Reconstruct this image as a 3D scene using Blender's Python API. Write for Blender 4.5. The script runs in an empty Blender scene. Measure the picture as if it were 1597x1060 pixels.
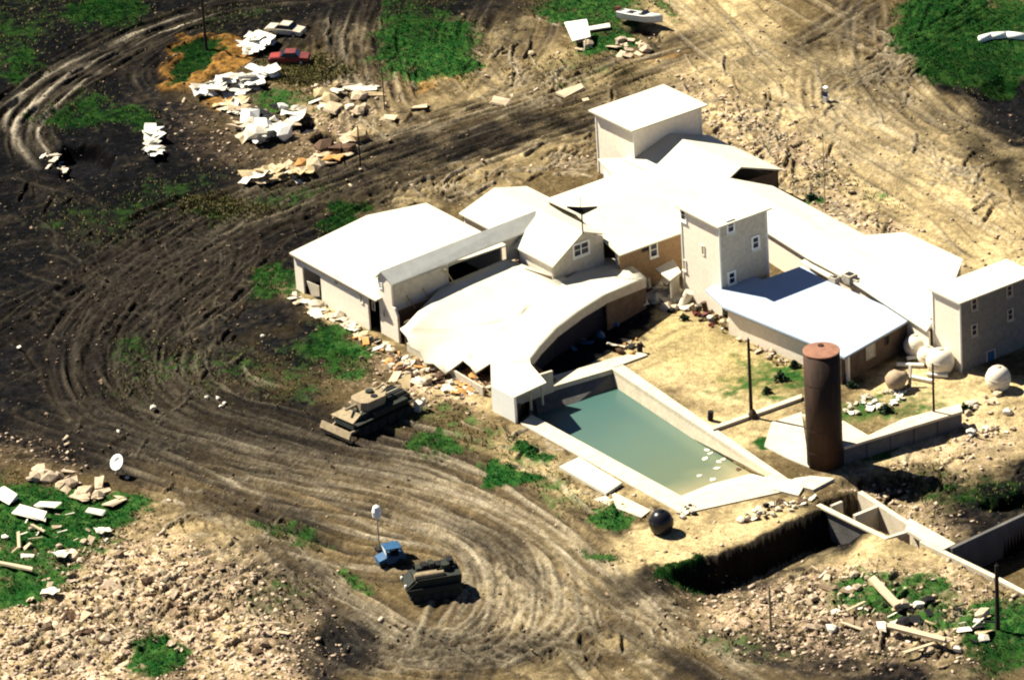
import bpy, bmesh, math, random
import numpy as np
from mathutils import Vector, Matrix
random.seed(7); rng = np.random.default_rng(7)
C = bpy.context.scene.collection
sc = bpy.context.scene

# ------------------------------------------------------------------ camera
W0, H0, FPX = 1597.0, 1060.0, 8000.0
yaw, pitch, roll = (math.radians(v) for v in (145.4, 25.7, 3.67))
_f = np.array([math.cos(pitch)*math.cos(yaw), math.cos(pitch)*math.sin(yaw), -math.sin(pitch)])
_r = np.cross(_f, [0, 0, 1.0]); _r /= np.linalg.norm(_r); _d = np.cross(_f, _r)
RX = math.cos(roll)*_r + math.sin(roll)*_d
RD = -math.sin(roll)*_r + math.cos(roll)*_d
CAM = -_f*500.0
cam = bpy.data.cameras.new('camera'); co = bpy.data.objects.new('camera', cam); C.objects.link(co)
cam.sensor_width = 36; cam.lens = FPX/W0*36; cam.clip_start = 5; cam.clip_end = 20000
M = Matrix(((RX[0], -RD[0], -_f[0], CAM[0]), (RX[1], -RD[1], -_f[1], CAM[1]), (RX[2], -RD[2], -_f[2], CAM[2]), (0, 0, 0, 1)))
co.matrix_world = M; sc.camera = co
sc.cycles.diffuse_bounces = 2; sc.cycles.filter_width = 2.1

# ------------------------------------------------------------------ light
SH_AZ, SUN_EL = math.radians(23), math.radians(49)      # azimuth the shadows fall to, height of the sun
sd = Vector((-math.cos(SUN_EL)*math.cos(SH_AZ), -math.cos(SUN_EL)*math.sin(SH_AZ), math.sin(SUN_EL)))
sun = bpy.data.lights.new('sun', 'SUN'); sun.energy = 5.0; sun.angle = math.radians(0.5); sun.color = (1, .93, .77)
so = bpy.data.objects.new('sun', sun); C.objects.link(so); so.rotation_euler = sd.to_track_quat('Z', 'Y').to_euler()
wd = bpy.data.worlds.new('World'); sc.world = wd; wd.use_nodes = True
nt = wd.node_tree; bg = nt.nodes['Background']; sk = nt.nodes.new('ShaderNodeTexSky'); sk.sky_type = 'NISHITA'
sk.sun_disc = False; sk.sun_elevation = SUN_EL; sk.sun_rotation = math.atan2(sd.x, sd.y); sk.ozone_density = 3.0; sk.air_density = .32; sk.dust_density = .1
nt.links.new(sk.outputs[0], bg.inputs[0]); bg.inputs[1].default_value = 0.05
vs = sc.view_settings; vs.view_transform = 'Standard'; vs.look = 'None'; vs.gamma = 1; vs.exposure = 1.5; vs.use_curve_mapping = False

# ------------------------------------------------------------------ helpers
def ray(u, v): return _f*FPX + RX*(u-W0/2) + RD*(v-H0/2)
def P(u, v, z=0.0):
    d = ray(u, v); t = (z-CAM[2])/d[2]; p = CAM+t*d
    return Vector((p[0], p[1], z))
def onplane(u, v, p0, n):
    d = Vector(ray(u, v)); c = Vector(CAM); t = (p0-c).dot(n)/d.dot(n)
    return c+d*t
def project(x, y, z=0.0):
    q = np.stack([x-CAM[0], y-CAM[1], z-CAM[2]+0*x]); w = np.tensordot(_f, q, 1)
    return W0/2+FPX*np.tensordot(RX, q, 1)/w, H0/2+FPX*np.tensordot(RD, q, 1)/w

def lin(c): return tuple(((v/255)/12.92 if v/255 <= .04045 else ((v/255+.055)/1.055)**2.4) for v in c)
def mat(name, rgb, rough=.8, amp=.25, scale=1.5, bump=.15, rgb2=None, metal=0.0, stretch=None, bscale=None):
    m = bpy.data.materials.new(name); m.use_nodes = True; n = m.node_tree; b = n.nodes['Principled BSDF']
    tc = n.nodes.new('ShaderNodeTexCoord'); mp = n.nodes.new('ShaderNodeMapping'); n.links.new(tc.outputs['Object'], mp.inputs[0])
    if stretch: mp.inputs['Scale'].default_value = stretch
    no = n.nodes.new('ShaderNodeTexNoise'); no.inputs['Scale'].default_value = scale; no.inputs['Detail'].default_value = 8; no.inputs['Roughness'].default_value = .65
    n.links.new(mp.outputs[0], no.inputs['Vector'])
    cr = n.nodes.new('ShaderNodeValToRGB'); cr.color_ramp.elements[0].position = .32; cr.color_ramp.elements[1].position = .68
    lo = tuple(v*(1-amp) for v in rgb) if rgb2 is None else rgb2
    hi = tuple(min(1, v*(1+amp*.6)) for v in rgb) if rgb2 is None else rgb
    cr.color_ramp.elements[0].color = (*lo, 1); cr.color_ramp.elements[1].color = (*hi, 1)
    n.links.new(no.outputs['Fac'], cr.inputs[0]); n.links.new(cr.outputs[0], b.inputs['Base Color'])
    b.inputs['Roughness'].default_value = rough; b.inputs['Metallic'].default_value = metal
    b.inputs['Specular IOR Level'].default_value = .25
    if bump:
        n2 = n.nodes.new('ShaderNodeTexNoise'); n2.inputs['Scale'].default_value = bscale or scale*4; n2.inputs['Detail'].default_value = 5
        n.links.new(mp.outputs[0], n2.inputs['Vector'])
        bp = n.nodes.new('ShaderNodeBump'); bp.inputs['Strength'].default_value = bump; bp.inputs['Distance'].default_value = .1
        n.links.new(n2.outputs['Fac'], bp.inputs['Height']); n.links.new(bp.outputs[0], b.inputs['Normal'])
    return m
MT = dict(
    roof=mat('white_roof', (.52, .485, .38), .7, .10, .5),
    roof_blue=mat('coated_sheet_roof', (.33, .40, .50), .7, .06, .6),
    roof_gym=mat('gym_roof_sheet', (.55, .58, .60), .7, .06, .6),
    roof_grey=mat('weathered_white_roof', (.55, .55, .50), .7, .12, .8),
    wall=mat('cream_siding', (.78, .69, .56), .85, .12, 2.5, .3),
    sheath_dark=mat('shaded_sheathing', (.17, .16, .14), .85, .25, 2, .3),  # sheathing darkened: shade of the right tower's east wall put into its colour
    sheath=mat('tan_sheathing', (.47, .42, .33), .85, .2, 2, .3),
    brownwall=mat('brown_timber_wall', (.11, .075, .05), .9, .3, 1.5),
    frame=mat('white_trim', (.75, .74, .68), .6, .05, 2),
    glass=mat('window_glass', (.012, .018, .035), .15, .3, 2, 0),
    concrete=mat('pale_concrete', (.52, .45, .335), .9, .18, .9, .3),
    concrete2=mat('stained_concrete', (.42, .37, .29), .9, .3, .8, .3),
    concrete_shade=mat('shaded_concrete', (.10, .095, .09), .9, .3, .8, .3),  # darker copy of the concrete, paints shade onto walls turned from the sun
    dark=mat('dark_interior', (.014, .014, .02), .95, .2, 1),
    rust=mat('rusted_steel', (.050, .022, .011), .75, .3, .7, .3, rgb2=(.008, .005, .004), stretch=(1.2, 1.2, .25)),
    rustlid=mat('rusted_steel_lid', (.23, .11, .07), .85, .3, 1.5, .3),
    black=mat('black_plastic', (.01, .01, .012), .28, .2, 2, .05),
    poly=mat('white_plastic_tank', (.66, .60, .48), .5, .15, 1.5, .1),
    tanpoly=mat('tan_plastic_tank', (.34, .25, .16), .7, .2, 1.5, .1),
    pole=mat('creosote_timber', (.022, .016, .013), .9, .3, 3),
    timber=mat('pale_timber', (.38, .29, .16), .9, .3, 2),
    timberd=mat('orange_timber', (.33, .19, .09), .9, .3, 2),
    olive=mat('olive_armour_paint', (.016, .019, .014), .8, .35, 1.5),
    tanpaint=mat('tan_dust_on_armour', (.27, .21, .13), .9, .3, 2),
    steel=mat('dark_track_steel', (.01, .01, .011), .7, .3, 3),
    rubber=mat('rubber', (.008, .008, .008), .9, .2, 3),
    red=mat('burnt_red_paint', (.22, .025, .02), .6, .5, 1.5),
    redd=mat('faded_red_paint', (.13, .022, .022), .7, .4, 1.5),
    blue=mat('blue_paint', (.02, .075, .16), .5, .3, 1.5),
    white=mat('white_enamel', (.72, .70, .63), .6, .12, 2),
    sheet=mat('crumpled_white_sheet', (.62, .57, .46), .7, .3, 1.2, .4),
    slab=mat('broken_pale_board', (.46, .36, .24), .9, .35, 1.2, .4),
    brown=mat('brown_scrap', (.08, .045, .025), .9, .4, 2),
    charred=mat('charred_scrap', (.008, .008, .01), .95, .3, 2),
    orange=mat('orange_scrap', (.45, .23, .07), .8, .3, 2),
    green=mat('green_scrap', (.015, .06, .03), .8, .3, 2),
    clod=mat('dry_earth_clods', (.19, .135, .085), .95, .45, 1.5, .4),
    cloddark=mat('damp_earth_clods', (.055, .04, .028), .95, .5, 1.5, .4),
    stonepale=mat('pale_rubble', (.40, .31, .22), .95, .4, 1, .4),
    leaf=mat('grass_blades', (.010, .050, .010), .85, .5, .5, 0),
    leafdry=mat('yellow_grass', (.12, .11, .035), .85, .5, .5, 0),
    bush=mat('shrub_leaves', (.01, .032, .012), .85, .5, .8, 0),
    boatblue=mat('blue_boat_deck', (.02, .05, .17), .5, .3, 2),
)

def newmesh(name, verts, faces, m, parent=None, origin=None, smooth=False):
    me = bpy.data.meshes.new(name)
    if parent is not None: o0 = Vector(parent['_w'])
    elif origin is not None: o0 = Vector(origin)
    else:
        xs = [Vector(v) for v in verts]; o0 = sum(xs, Vector())/len(xs); o0.z = min(v.z for v in xs)
    me.from_pydata([tuple(Vector(v)-o0) for v in verts], [], faces); me.materials.append(m); me.update()
    if smooth: me.polygons.foreach_set('use_smooth', [True]*len(me.polygons))
    o = bpy.data.objects.new(name, me); C.objects.link(o)
    if parent is not None: o.parent = parent
    else: o.location = o0
    o['_w'] = tuple(o0)
    return o
def sub(name, verts, faces, m, parent, **k):          # a sub-part shares its parent part's world origin
    return newmesh(name, verts, faces, m, parent, **k)
def tag(o, label, cat, group=None):
    o['label'] = label; o['category'] = cat
    if group: o['group'] = group
    return o
def thing(name, label, cat, loc, group=None):
    o = bpy.data.objects.new(name, None); C.objects.link(o); o.location = loc; o['_w'] = tuple(loc); o.empty_display_size = .5
    return tag(o, label, cat, group)
def fixnorm(o):
    bm = bmesh.new(); bm.from_mesh(o.data); bmesh.ops.recalc_face_normals(bm, faces=bm.faces); bm.to_mesh(o.data); bm.free(); return o
def extr(poly, vec):
    n = len(poly); a = [Vector(p) for p in poly]; b = [p+Vector(vec) for p in a]
    return a+b, [tuple(range(n)), tuple(range(2*n-1, n-1, -1))]+[(i, i+n, (i+1) % n+n, (i+1) % n) for i in range(n)]
def prism(name, poly, vec, m, parent=None, **k): v, f = extr(poly, vec); return fixnorm(newmesh(name, v, f, m, parent, **k))
def shell(name, verts, faces, th, m, parent=None):
    n = len(verts); V = [Vector(v) for v in verts]; V2 = V+[v-Vector((0, 0, th)) for v in V]
    F = [tuple(f) for f in faces]+[tuple(i+n for i in reversed(f)) for f in faces]; ed = {}
    for f in faces:
        for i in range(len(f)):
            a, b = f[i], f[(i+1) % len(f)]; ed[(a, b)] = 1
    for (a, b) in ed:
        if (b, a) not in ed: F.append((b, a, a+n, b+n))
    return fixnorm(newmesh(name, V2, F, m, parent))
def boxv(c, s, rz=0, tilt=(0, 0)):
    R = Matrix.Rotation(rz, 3, 'Z') @ Matrix.Rotation(tilt[0], 3, 'X') @ Matrix.Rotation(tilt[1], 3, 'Y')
    vs_ = [Vector(c)+R@Vector((sx*s[0]/2, sy*s[1]/2, sz*s[2]/2)) for sz in (-1, 1) for sy in (-1, 1) for sx in (-1, 1)]
    return vs_, [(0, 2, 3, 1), (4, 5, 7, 6), (0, 1, 5, 4), (2, 6, 7, 3), (0, 4, 6, 2), (1, 3, 7, 5)]
class MB:
    def __init__(s): s.v = []; s.f = []
    def add(s, vf): k = len(s.v); s.v += [Vector(v) for v in vf[0]]; s.f += [tuple(i+k for i in f) for f in vf[1]]; return s
    def box(s, c, sz, rz=0, tilt=(0, 0)): return s.add(boxv(c, sz, rz, tilt))
    def build(s, name, m, parent=None, xf=None, **k):
        v = [xf@p for p in s.v] if xf else s.v
        return newmesh(name, v, s.f, m, parent, **k)
def tube(p0, p1, r0, r1=None, n=8):
    r1 = r0 if r1 is None else r1; p0 = Vector(p0); p1 = Vector(p1); q = (p1-p0).to_track_quat('Z', 'Y'); v = []
    for p, r in ((p0, r0), (p1, r1)):
        for i in range(n): a = 2*math.pi*i/n; v.append(p+q@Vector((r*math.cos(a), r*math.sin(a), 0)))
    return v, [(i, (i+1) % n, (i+1) % n+n, i+n) for i in range(n)]+[tuple(range(n-1, -1, -1)), tuple(range(n, 2*n))]
def lathe(prof, c=(0, 0, 0), n=20):
    v = []; f = []
    for (r, z) in prof:
        for i in range(n): a = 2*math.pi*i/n; v.append(Vector((c[0]+r*math.cos(a), c[1]+r*math.sin(a), c[2]+z)))
    for k in range(len(prof)-1):
        for i in range(n): f.append((k*n+i, k*n+(i+1) % n, (k+1)*n+(i+1) % n, (k+1)*n+i))
    f += [tuple(range(n-1, -1, -1)), tuple(range((len(prof)-1)*n, len(prof)*n))]
    return v, f

# ------------------------------------------------------------------ ground: one sheet, its relief and its soils
hr = np.array([RX[0], RX[1]]); fw = np.array([_f[0], _f[1]]); fw /= np.linalg.norm(fw); rt = np.array([fw[1], -fw[0]])
def ext(a, b, st, far):
    core = np.arange(a, b, st); g = [st*1.8**i for i in range(1, 40)]; o = np.cumsum(g); o = o[o < far]
    return np.concatenate([a-o[::-1], core, b+o])
DS, DT = .16, .24
sa = ext(-66, 68, DS, 4000); ta = ext(-80, 106, DT, 6000)
S, T = np.meshgrid(sa, ta); X = S*rt[0]+T*fw[0]; Y = S*rt[1]+T*fw[1]
ns, ntt = len(sa), len(ta)
Uc, Vc = project(np.clip(X, -400, 400), np.clip(Y, -400, 400))
inner = (np.abs(S) < 90) & (np.abs(T) < 115)
def vnoise(x, y, sc_, seed):
    r = np.random.default_rng(seed).random((256, 256)); x = x/sc_+1000.3; y = y/sc_+1000.7
    xi = np.floor(x).astype(int); yi = np.floor(y).astype(int); fx = x-xi; fy = y-yi
    fx = fx*fx*(3-2*fx); fy = fy*fy*(3-2*fy); a = lambda i, j: r[(yi+j) & 255, (xi+i) & 255]
    return (a(0, 0)*(1-fx)+a(1, 0)*fx)*(1-fy)+(a(0, 1)*(1-fx)+a(1, 1)*fx)*fy
def fbm(x, y, sc_, seed, octv=4):
    o = 0; w = 1; t = 0
    for k in range(octv): o = o+w*vnoise(x*.8+y*.6, y*.8-x*.6, sc_/2**k, seed+k); t += w; w *= .55; x, y = x*.8+y*.6, y*.8-x*.6
    return o/t
warpu = (fbm(X, Y, 4, 51)-.5); warpv = (fbm(X, Y, 4, 61)-.5)
fine = fbm(X, Y, 1.2, 71, 3)-.5
U = Uc+warpu*70+fine*26; V = Vc+warpv*42+fine*16     # ragged edges for the patches of soil and grass
def sstep(x, a, b): t = np.clip((x-a)/(b-a), 0, 1); return t*t*(3-2*t)
def blob(cu, cv, ru, rv, ang=0, soft=.35, u=None, v=None):
    u = U if u is None else u; v = V if v is None else v
    a = math.radians(ang); du = u-cu; dv = v-cv; p = du*math.cos(a)+dv*math.sin(a); q = -du*math.sin(a)+dv*math.cos(a)
    return 1-sstep(np.sqrt((p/ru)**2+(q/rv)**2), 1-soft, 1+soft)
def sdf(poly, x, y):          # signed distance (metres) to a world polygon, negative inside
    d = np.full(x.shape, 1e9); ins = np.zeros(x.shape, bool); n = len(poly)
    for i in range(n):
        ax, ay = poly[i][:2]; bx, by = poly[(i+1) % n][:2]; ex, ey = bx-ax, by-ay; L = ex*ex+ey*ey
        t = np.clip(((x-ax)*ex+(y-ay)*ey)/L, 0, 1); d = np.minimum(d, np.hypot(x-ax-t*ex, y-ay-t*ey))
        c = ((ay > y) != (by > y)); 
        with np.errstate(divide='ignore', invalid='ignore'): xi = (bx-ax)*(y-ay)/(by-ay+1e-12)+ax
        ins ^= c & (x < xi)
    return np.where(ins, -d, d)
def wp(pts, z=0): return [P(u, v, z) for u, v in pts]

# soils, painted as places: pale dry, dark wet with some painted shade, grass, orange clay
def cover(lst):
    o = np.zeros(X.shape)
    for b in lst: o = np.maximum(o, b[-1]*blob(*b[:-1]))
    return o
pale = cover([
    (1330, 250, 330, 130, 30, .6, .8), (1150, 60, 150, 60, 45, .5, .85), (1180, 170, 90, 60, 30, .5, .8), (1480, 330, 200, 70, 30, .5, .9), (1090, 560, 170, 75, 20, .5, 1),
    (1150, 640, 90, 60, 20, .4, .9), (1010, 690, 240, 80, 30, .3, .6), (880, 660, 90, 40, 20, .5, .45), (1100, 830, 170, 45, -12, .3, 1), (1000, 875, 60, 18, -10, .4, 1),
    (220, 900, 250, 90, 10, .5, .6), (100, 1000, 260, 90, 0, .5, .75), (400, 1000, 90, 70, 0, .5, .7), (330, 850, 130, 50, 20, .5, .5), (1480, 690, 150, 60, -15, .5, .85), (1540, 620, 90, 30, 0, .5, 1),
    (1250, 950, 170, 60, 10, .5, .6), (1400, 890, 130, 50, 20, .5, .75), (1500, 990, 120, 60, 0, .5, .5), (1400, 780, 110, 40, 25, .5, .6), (700, 600, 90, 30, 20, .5, .8), (500, 480, 110, 16, 28, .4, .8),
    (560, 175, 100, 60, 0, .6, .45), (800, 120, 190, 60, 10, .6, .5), (640, 300, 130, 40, -10, .5, .35), (850, 240, 90, 30, -10, .5, .45), (900, 860, 120, 60, 35, .6, .35), (1450, 600, 100, 35, -10, .4, 1),
    (1250, 330, 130, 30, 30, .5, .9), (1450, 430, 160, 50, 30, .5, .7), (960, 560, 60, 22, -20, .4, .95), (1000, 20, 60, 30, 0, .4, .5), (880, 980, 120, 60, 30, .7, .3), (880, 740, 120, 40, 30, .5, .55)])
dark = cover([
    (1400, 755, 80, 34, -8, .35, 1.25), (1290, 1000, 150, 40, 10, .5, .9), (1180, 905, 120, 20, -8, .5, .6), (1530, 800, 90, 40, -20, .4, .9), (1350, 960, 60, 20, 0, .5, .5), (1430, 1040, 130, 26, 0, .5, 1), (940, 40, 60, 20, 0, .5, .4), (60, 680, 160, 30, 12, .5, 1), (60, 10, 260, 60, 0, .6, 1.1),  # first blob paints the rusty cylinder's cast shadow on the ground
    (110, 380, 300, 300, 0, .5, 1.05), (150, 60, 360, 110, -12, .5, 1.1), (430, 380, 280, 46, -27, .5, 1.05), (330, 640, 330, 60, 12, .5, .85), (270, 510, 230, 120, 0, .6, .8), (420, 5, 420, 40, 0, .5, .9), (720, 228, 270, 34, -17, .5, .95), (560, 60, 60, 110, 10, .6, .6), (880, 190, 90, 22, -17, .5, .9), (750, 40, 80, 40, 20, .5, .6), (430, 520, 110, 60, 20, .6, .8), (620, 680, 120, 26, 18, .6, .45), (420, 800, 110, 26, 15, .6, .6), (780, 860, 100, 20, 38, .6, .55), (760, 1010, 200, 34, 0, .6, .6), (1010, 1010, 120, 22, 25, .6, .6), (60, 600, 220, 70, 10, .5, .9),
    (120, 60, 330, 120, -12, .5, 1), (60, 300, 330, 190, 0, .6, .85), (260, 420, 260, 150, 0, .6, .75), (560, 270, 300, 45, -16, .5, .7), (820, 200, 200, 40, -16, .6, .6), (120, 640, 300, 80, 12, .5, .85),
    (300, 560, 200, 90, 0, .6, .6), (500, 20, 260, 60, 0, .6, .6), (130, 255, 62, 42, 0, .3, 1.3), (520, 1000, 90, 55, 0, .5, 1), (440, 910, 90, 60, 40, .6, .7), (1560, 160, 110, 50, 30, .35, 1.3),
    (1240, 90, 120, 30, -30, .6, .5), (1540, 240, 120, 25, 35, .5, .8), (1360, 130, 90, 30, 0, .6, .4), (1550, 770, 110, 40, -20, .4, 1.2), (1250, 1000, 130, 40, 10, .5, .7), (1430, 1030, 150, 40, 0, .5, .9), (900, 510, 95, 55, -35, .35, 1.3),  # last blob paints the shade beside the gym
    (640, 330, 110, 20, -15, .5, .4), (1120, 880, 200, 25, -15, .4, .9), (350, 700, 160, 40, 15, .6, .6), (420, 620, 140, 60, 10, .6, .45), (700, 30, 60, 30, 0, .5, .3), (1280, 820, 150, 30, -20, .5, .8)])
grass = cover([
    (1180, 600, 110, 28, 0, .6, .5), (1380, 640, 90, 26, -10, .6, .55), (1430, 740, 60, 12, 0, .6, .45),
    (250, 310, 110, 26, -22, .6, .45), (430, 590, 90, 34, 15, .6, .45), (230, 560, 60, 40, 20, .6, .42), (150, 350, 90, 30, 0, .6, .35), (700, 655, 80, 22, 10, .6, .4), (460, 300, 70, 18, -10, .6, .5), (740, 680, 130, 24, 20, .6, .38), (60, 20, 150, 50, 0, .6, .33), (430, 930, 60, 30, 0, .6, .4), (1180, 1000, 100, 26, 0, .6, .35), (900, 110, 100, 22, 0, .6, .35), (640, 650, 40, 14, 0, .6, .4),
    (20, 60, 50, 50, 0, .5, .5), (165, 18, 60, 30, -20, .4, .9), (30, 100, 30, 30, 0, .5, .8), (305, 97, 42, 24, -25, .25, 1.15), (120, 180, 65, 30, -15, .4, .75), (210, 185, 50, 22, 10, .4, .75), (340, 335, 60, 20, -10, .4, .55),
    (525, 345, 46, 22, -20, .3, .9), (430, 435, 45, 24, 0, .4, .8), (530, 550, 62, 34, 20, .4, .85), (480, 550, 50, 30, 0, .4, .45), (545, 520, 30, 16, 0, .4, .8), (665, 75, 85, 55, 10, .3, 1), (640, 20, 60, 30, 0, .4, .6), (690, 110, 50, 20, -10, .3, 1),
    (910, 15, 85, 30, 0, .35, .9), (950, 65, 55, 22, -10, .3, 1), (1030, 12, 30, 12, 30, .4, .6), (1500, 60, 110, 75, 15, .25, 1.2), (1560, 60, 90, 60, 0, .3, 1), (1490, 40, 70, 60, 0, .3, 1.1), (685, 695, 45, 15, 5, .4, .85), (790, 745, 40, 13, 12, .3, 1.05), (840, 705, 30, 10, 10, .3, 1),
    (955, 803, 32, 14, 0, .4, .95), (60, 810, 130, 60, 5, .3, 1.1), (40, 900, 90, 55, -20, .4, .85), (190, 790, 50, 22, 0, .4, .8), (255, 1025, 55, 32, 0, .3, 1), (455, 830, 60, 12, 15, .4, .6), (545, 905, 26, 13, 10, .4, .7), (580, 917, 16, 8, 0, .4, .6),
    (1210, 590, 90, 28, 0, .5, .55), (1240, 595, 30, 12, 0, .3, .8), (1380, 640, 60, 25, 0, .4, .6), (1190, 690, 26, 11, 0, .3, .9), (1072, 882, 46, 12, -20, .3, 1.2), (1400, 930, 110, 40, 10, .4, .75), (1560, 990, 70, 60, 0, .35, .95), (1510, 770, 90, 22, -10, .4, .6),
    (1420, 690, 90, 12, -20, .4, .7), (1265, 310, 14, 8, 0, .4, .9), (1330, 290, 90, 18, 20, .5, .3), (440, 155, 60, 18, 0, .4, .7), (870, 770, 70, 22, 20, .5, .4), (940, 870, 30, 8, 0, .4, .8), (340, 30, 60, 20, 0, .5, .3), (400, 20, 60, 15, 0, .5, .3), (300, 570, 100, 40, 20, .6, .3), (200, 600, 60, 40, 0, .6, .3)])
clay = np.maximum(cover([(365, 88, 26, 20, -20, .3, 1), (305, 97, 55, 35, -20, .2, 1.1), (335, 150, 18, 20, 0, .4, .7), (690, 130, 45, 8, -8, .4, .8), (640, 120, 40, 14, 0, .4, .3), (1030, 85, 50, 8, 0, .5, .4)])-grass*1.1, 0)
yel = cover([(1190, 585, 90, 26, 0, .5, .9), (1090, 530, 120, 40, 10, .5, .5), (470, 110, 60, 20, 0, .5, .6), (1380, 650, 80, 30, 0, .5, .4), (340, 325, 60, 20, 0, .5, .5)])
rub = cover([(60, 1030, 200, 60, 0, .4, .9), (200, 950, 320, 120, 8, .4, 1), (430, 1020, 110, 50, 0, .4, .8), (1270, 950, 200, 80, 8, .4, 1), (1480, 960, 160, 80, 0, .4, .7), (620, 590, 140, 35, 20, .4, .7), (1180, 210, 150, 40, 32, .5, .45), (900, 250, 60, 16, -10, .5, .3), (950, 300, 40, 12, 0, .5, .3),
             (1320, 330, 170, 20, 30, .5, .45), (1400, 780, 130, 40, 20, .5, .5), (430, 200, 150, 70, 0, .4, .5), (90, 840, 130, 60, 0, .4, .6), (1480, 690, 120, 40, 0, .5, .4), (40, 700, 90, 30, 10, .4, .7)])

# tyre and track ruts, cut in bundles along smoothed lines
def smooth(pts, step=.12):
    p = [Vector((q.x, q.y)) for q in pts]; p = [p[0]*2-p[1]]+p+[p[-1]*2-p[-2]]; out = []
    for i in range(1, len(p)-2):
        n = max(2, int((p[i+1]-p[i]).length/step))
        for k in range(n):
            t = k/n; a, b, c, d = p[i-1:i+3]
            out.append(.5*((2*b)+(c-a)*t+(2*a-5*b+4*c-d)*t*t+(3*b-a-3*c+d)*t**3))
    return np.array([(q.x, q.y) for q in out])
rut = np.zeros(X.shape, np.float32); ridge = np.zeros(X.shape, np.float32); wet = np.zeros(X.shape, np.float32); shine = np.zeros(X.shape, np.float32)
s0, t0 = -66, -80; i0 = int(np.searchsorted(sa, s0)); j0 = int(np.searchsorted(ta, t0))
def stroke(line, wid, amp, field, prof=0):
    si = (line[:, 0]*rt[0]+line[:, 1]*rt[1]-s0)/DS+i0; ti = (line[:, 0]*fw[0]+line[:, 1]*fw[1]-t0)/DT+j0
    ok = (si > i0+8) & (si < i0+820) & (ti > j0+6) & (ti < j0+765); si = si[ok]; ti = ti[ok]; a = amp[ok] if hasattr(amp, '__len__') else np.full(len(si), amp)
    if len(si) == 0: return
    R1 = int(math.ceil(wid*1.6/DS)); R2 = int(math.ceil(wid*1.6/DT)); ci = np.round(si).astype(int); cj = np.round(ti).astype(int)
    for dj in range(-R2, R2+1):
        for di in range(-R1, R1+1):
            d = np.hypot((ci+di-si)*DS, (cj+dj-ti)*DT)/wid
            np.maximum.at(field, (np.clip(cj+dj, 0, ntt-1), np.clip(ci+di, 0, ns-1)), (a*np.exp(-d*d*1.6)).astype(np.float32))
def bundle(px, width, n, amp=1., wetness=.5, pale_=.0, w=(.18, .48)):
    n = int(n*.72)
    base = smooth(wp(px)); tg = np.gradient(base, axis=0); tg /= (np.linalg.norm(tg, axis=1)[:, None]+1e-9); nm = np.stack([-tg[:, 1], tg[:, 0]], 1)
    L = len(base); s = np.arange(L)*.12
    for k in range(n):
        off = (random.random()-.5)*width; pair = random.choice((0, 1.9, 2.4)); a0 = random.random()*.35*L; a1 = L-random.random()*.35*L
        wob = .8*math.sqrt(width/6)*np.sin(s/random.uniform(9, 22)+random.random()*7)+.35*np.sin(s/random.uniform(3, 7)+random.random()*7)
        fade = np.clip((np.arange(L)-a0)/40, 0, 1)*np.clip((a1-np.arange(L))/40, 0, 1)*amp*random.uniform(.4, 1)
        fade = fade*np.clip(.62+.5*np.sin(s/random.uniform(1.5, 4)+random.random()*7)+.45*np.sin(s/random.uniform(3, 9)+random.random()*7), 0, 1)
        for o in ((0, pair) if pair else (0,)):
            line = base+nm*(off+wob+o)[:, None]; ww = random.uniform(*w)
            stroke(line, ww, fade, rut); side = random.choice((-1, 1))
            stroke(line+nm*side*ww*1.7, ww*.8, fade*random.uniform(.5, 1), ridge)
            if random.random() < wetness: stroke(line, ww*1.3, fade*random.uniform(.5, 1), wet)
            if random.random() < pale_: stroke(line+nm*side*ww*1.5, ww*.8, fade*random.uniform(.5, 1), shine)
def soaked(px, width, n, w=(.4, 1.2), field=None):
    n = int(n*1.35)     # broad wet stains that follow the tracks
    base = smooth(wp(px), .25); tg = np.gradient(base, axis=0); tg /= (np.linalg.norm(tg, axis=1)[:, None]+1e-9); nm = np.stack([-tg[:, 1], tg[:, 0]], 1); s = np.arange(len(base))*.25
    for k in range(n):
        off = (random.random()-.5)*width; a = np.clip(-.15+.6*np.sin(s/random.uniform(2, 6)+random.random()*7)+.6*np.sin(s/random.uniform(5, 14)+random.random()*7), 0, 1)
        stroke(base+nm*(off+.7*np.sin(s/random.uniform(5, 12)))[:, None], random.uniform(*w), a*random.uniform(.5, 1), wet if field is None else field)
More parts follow.
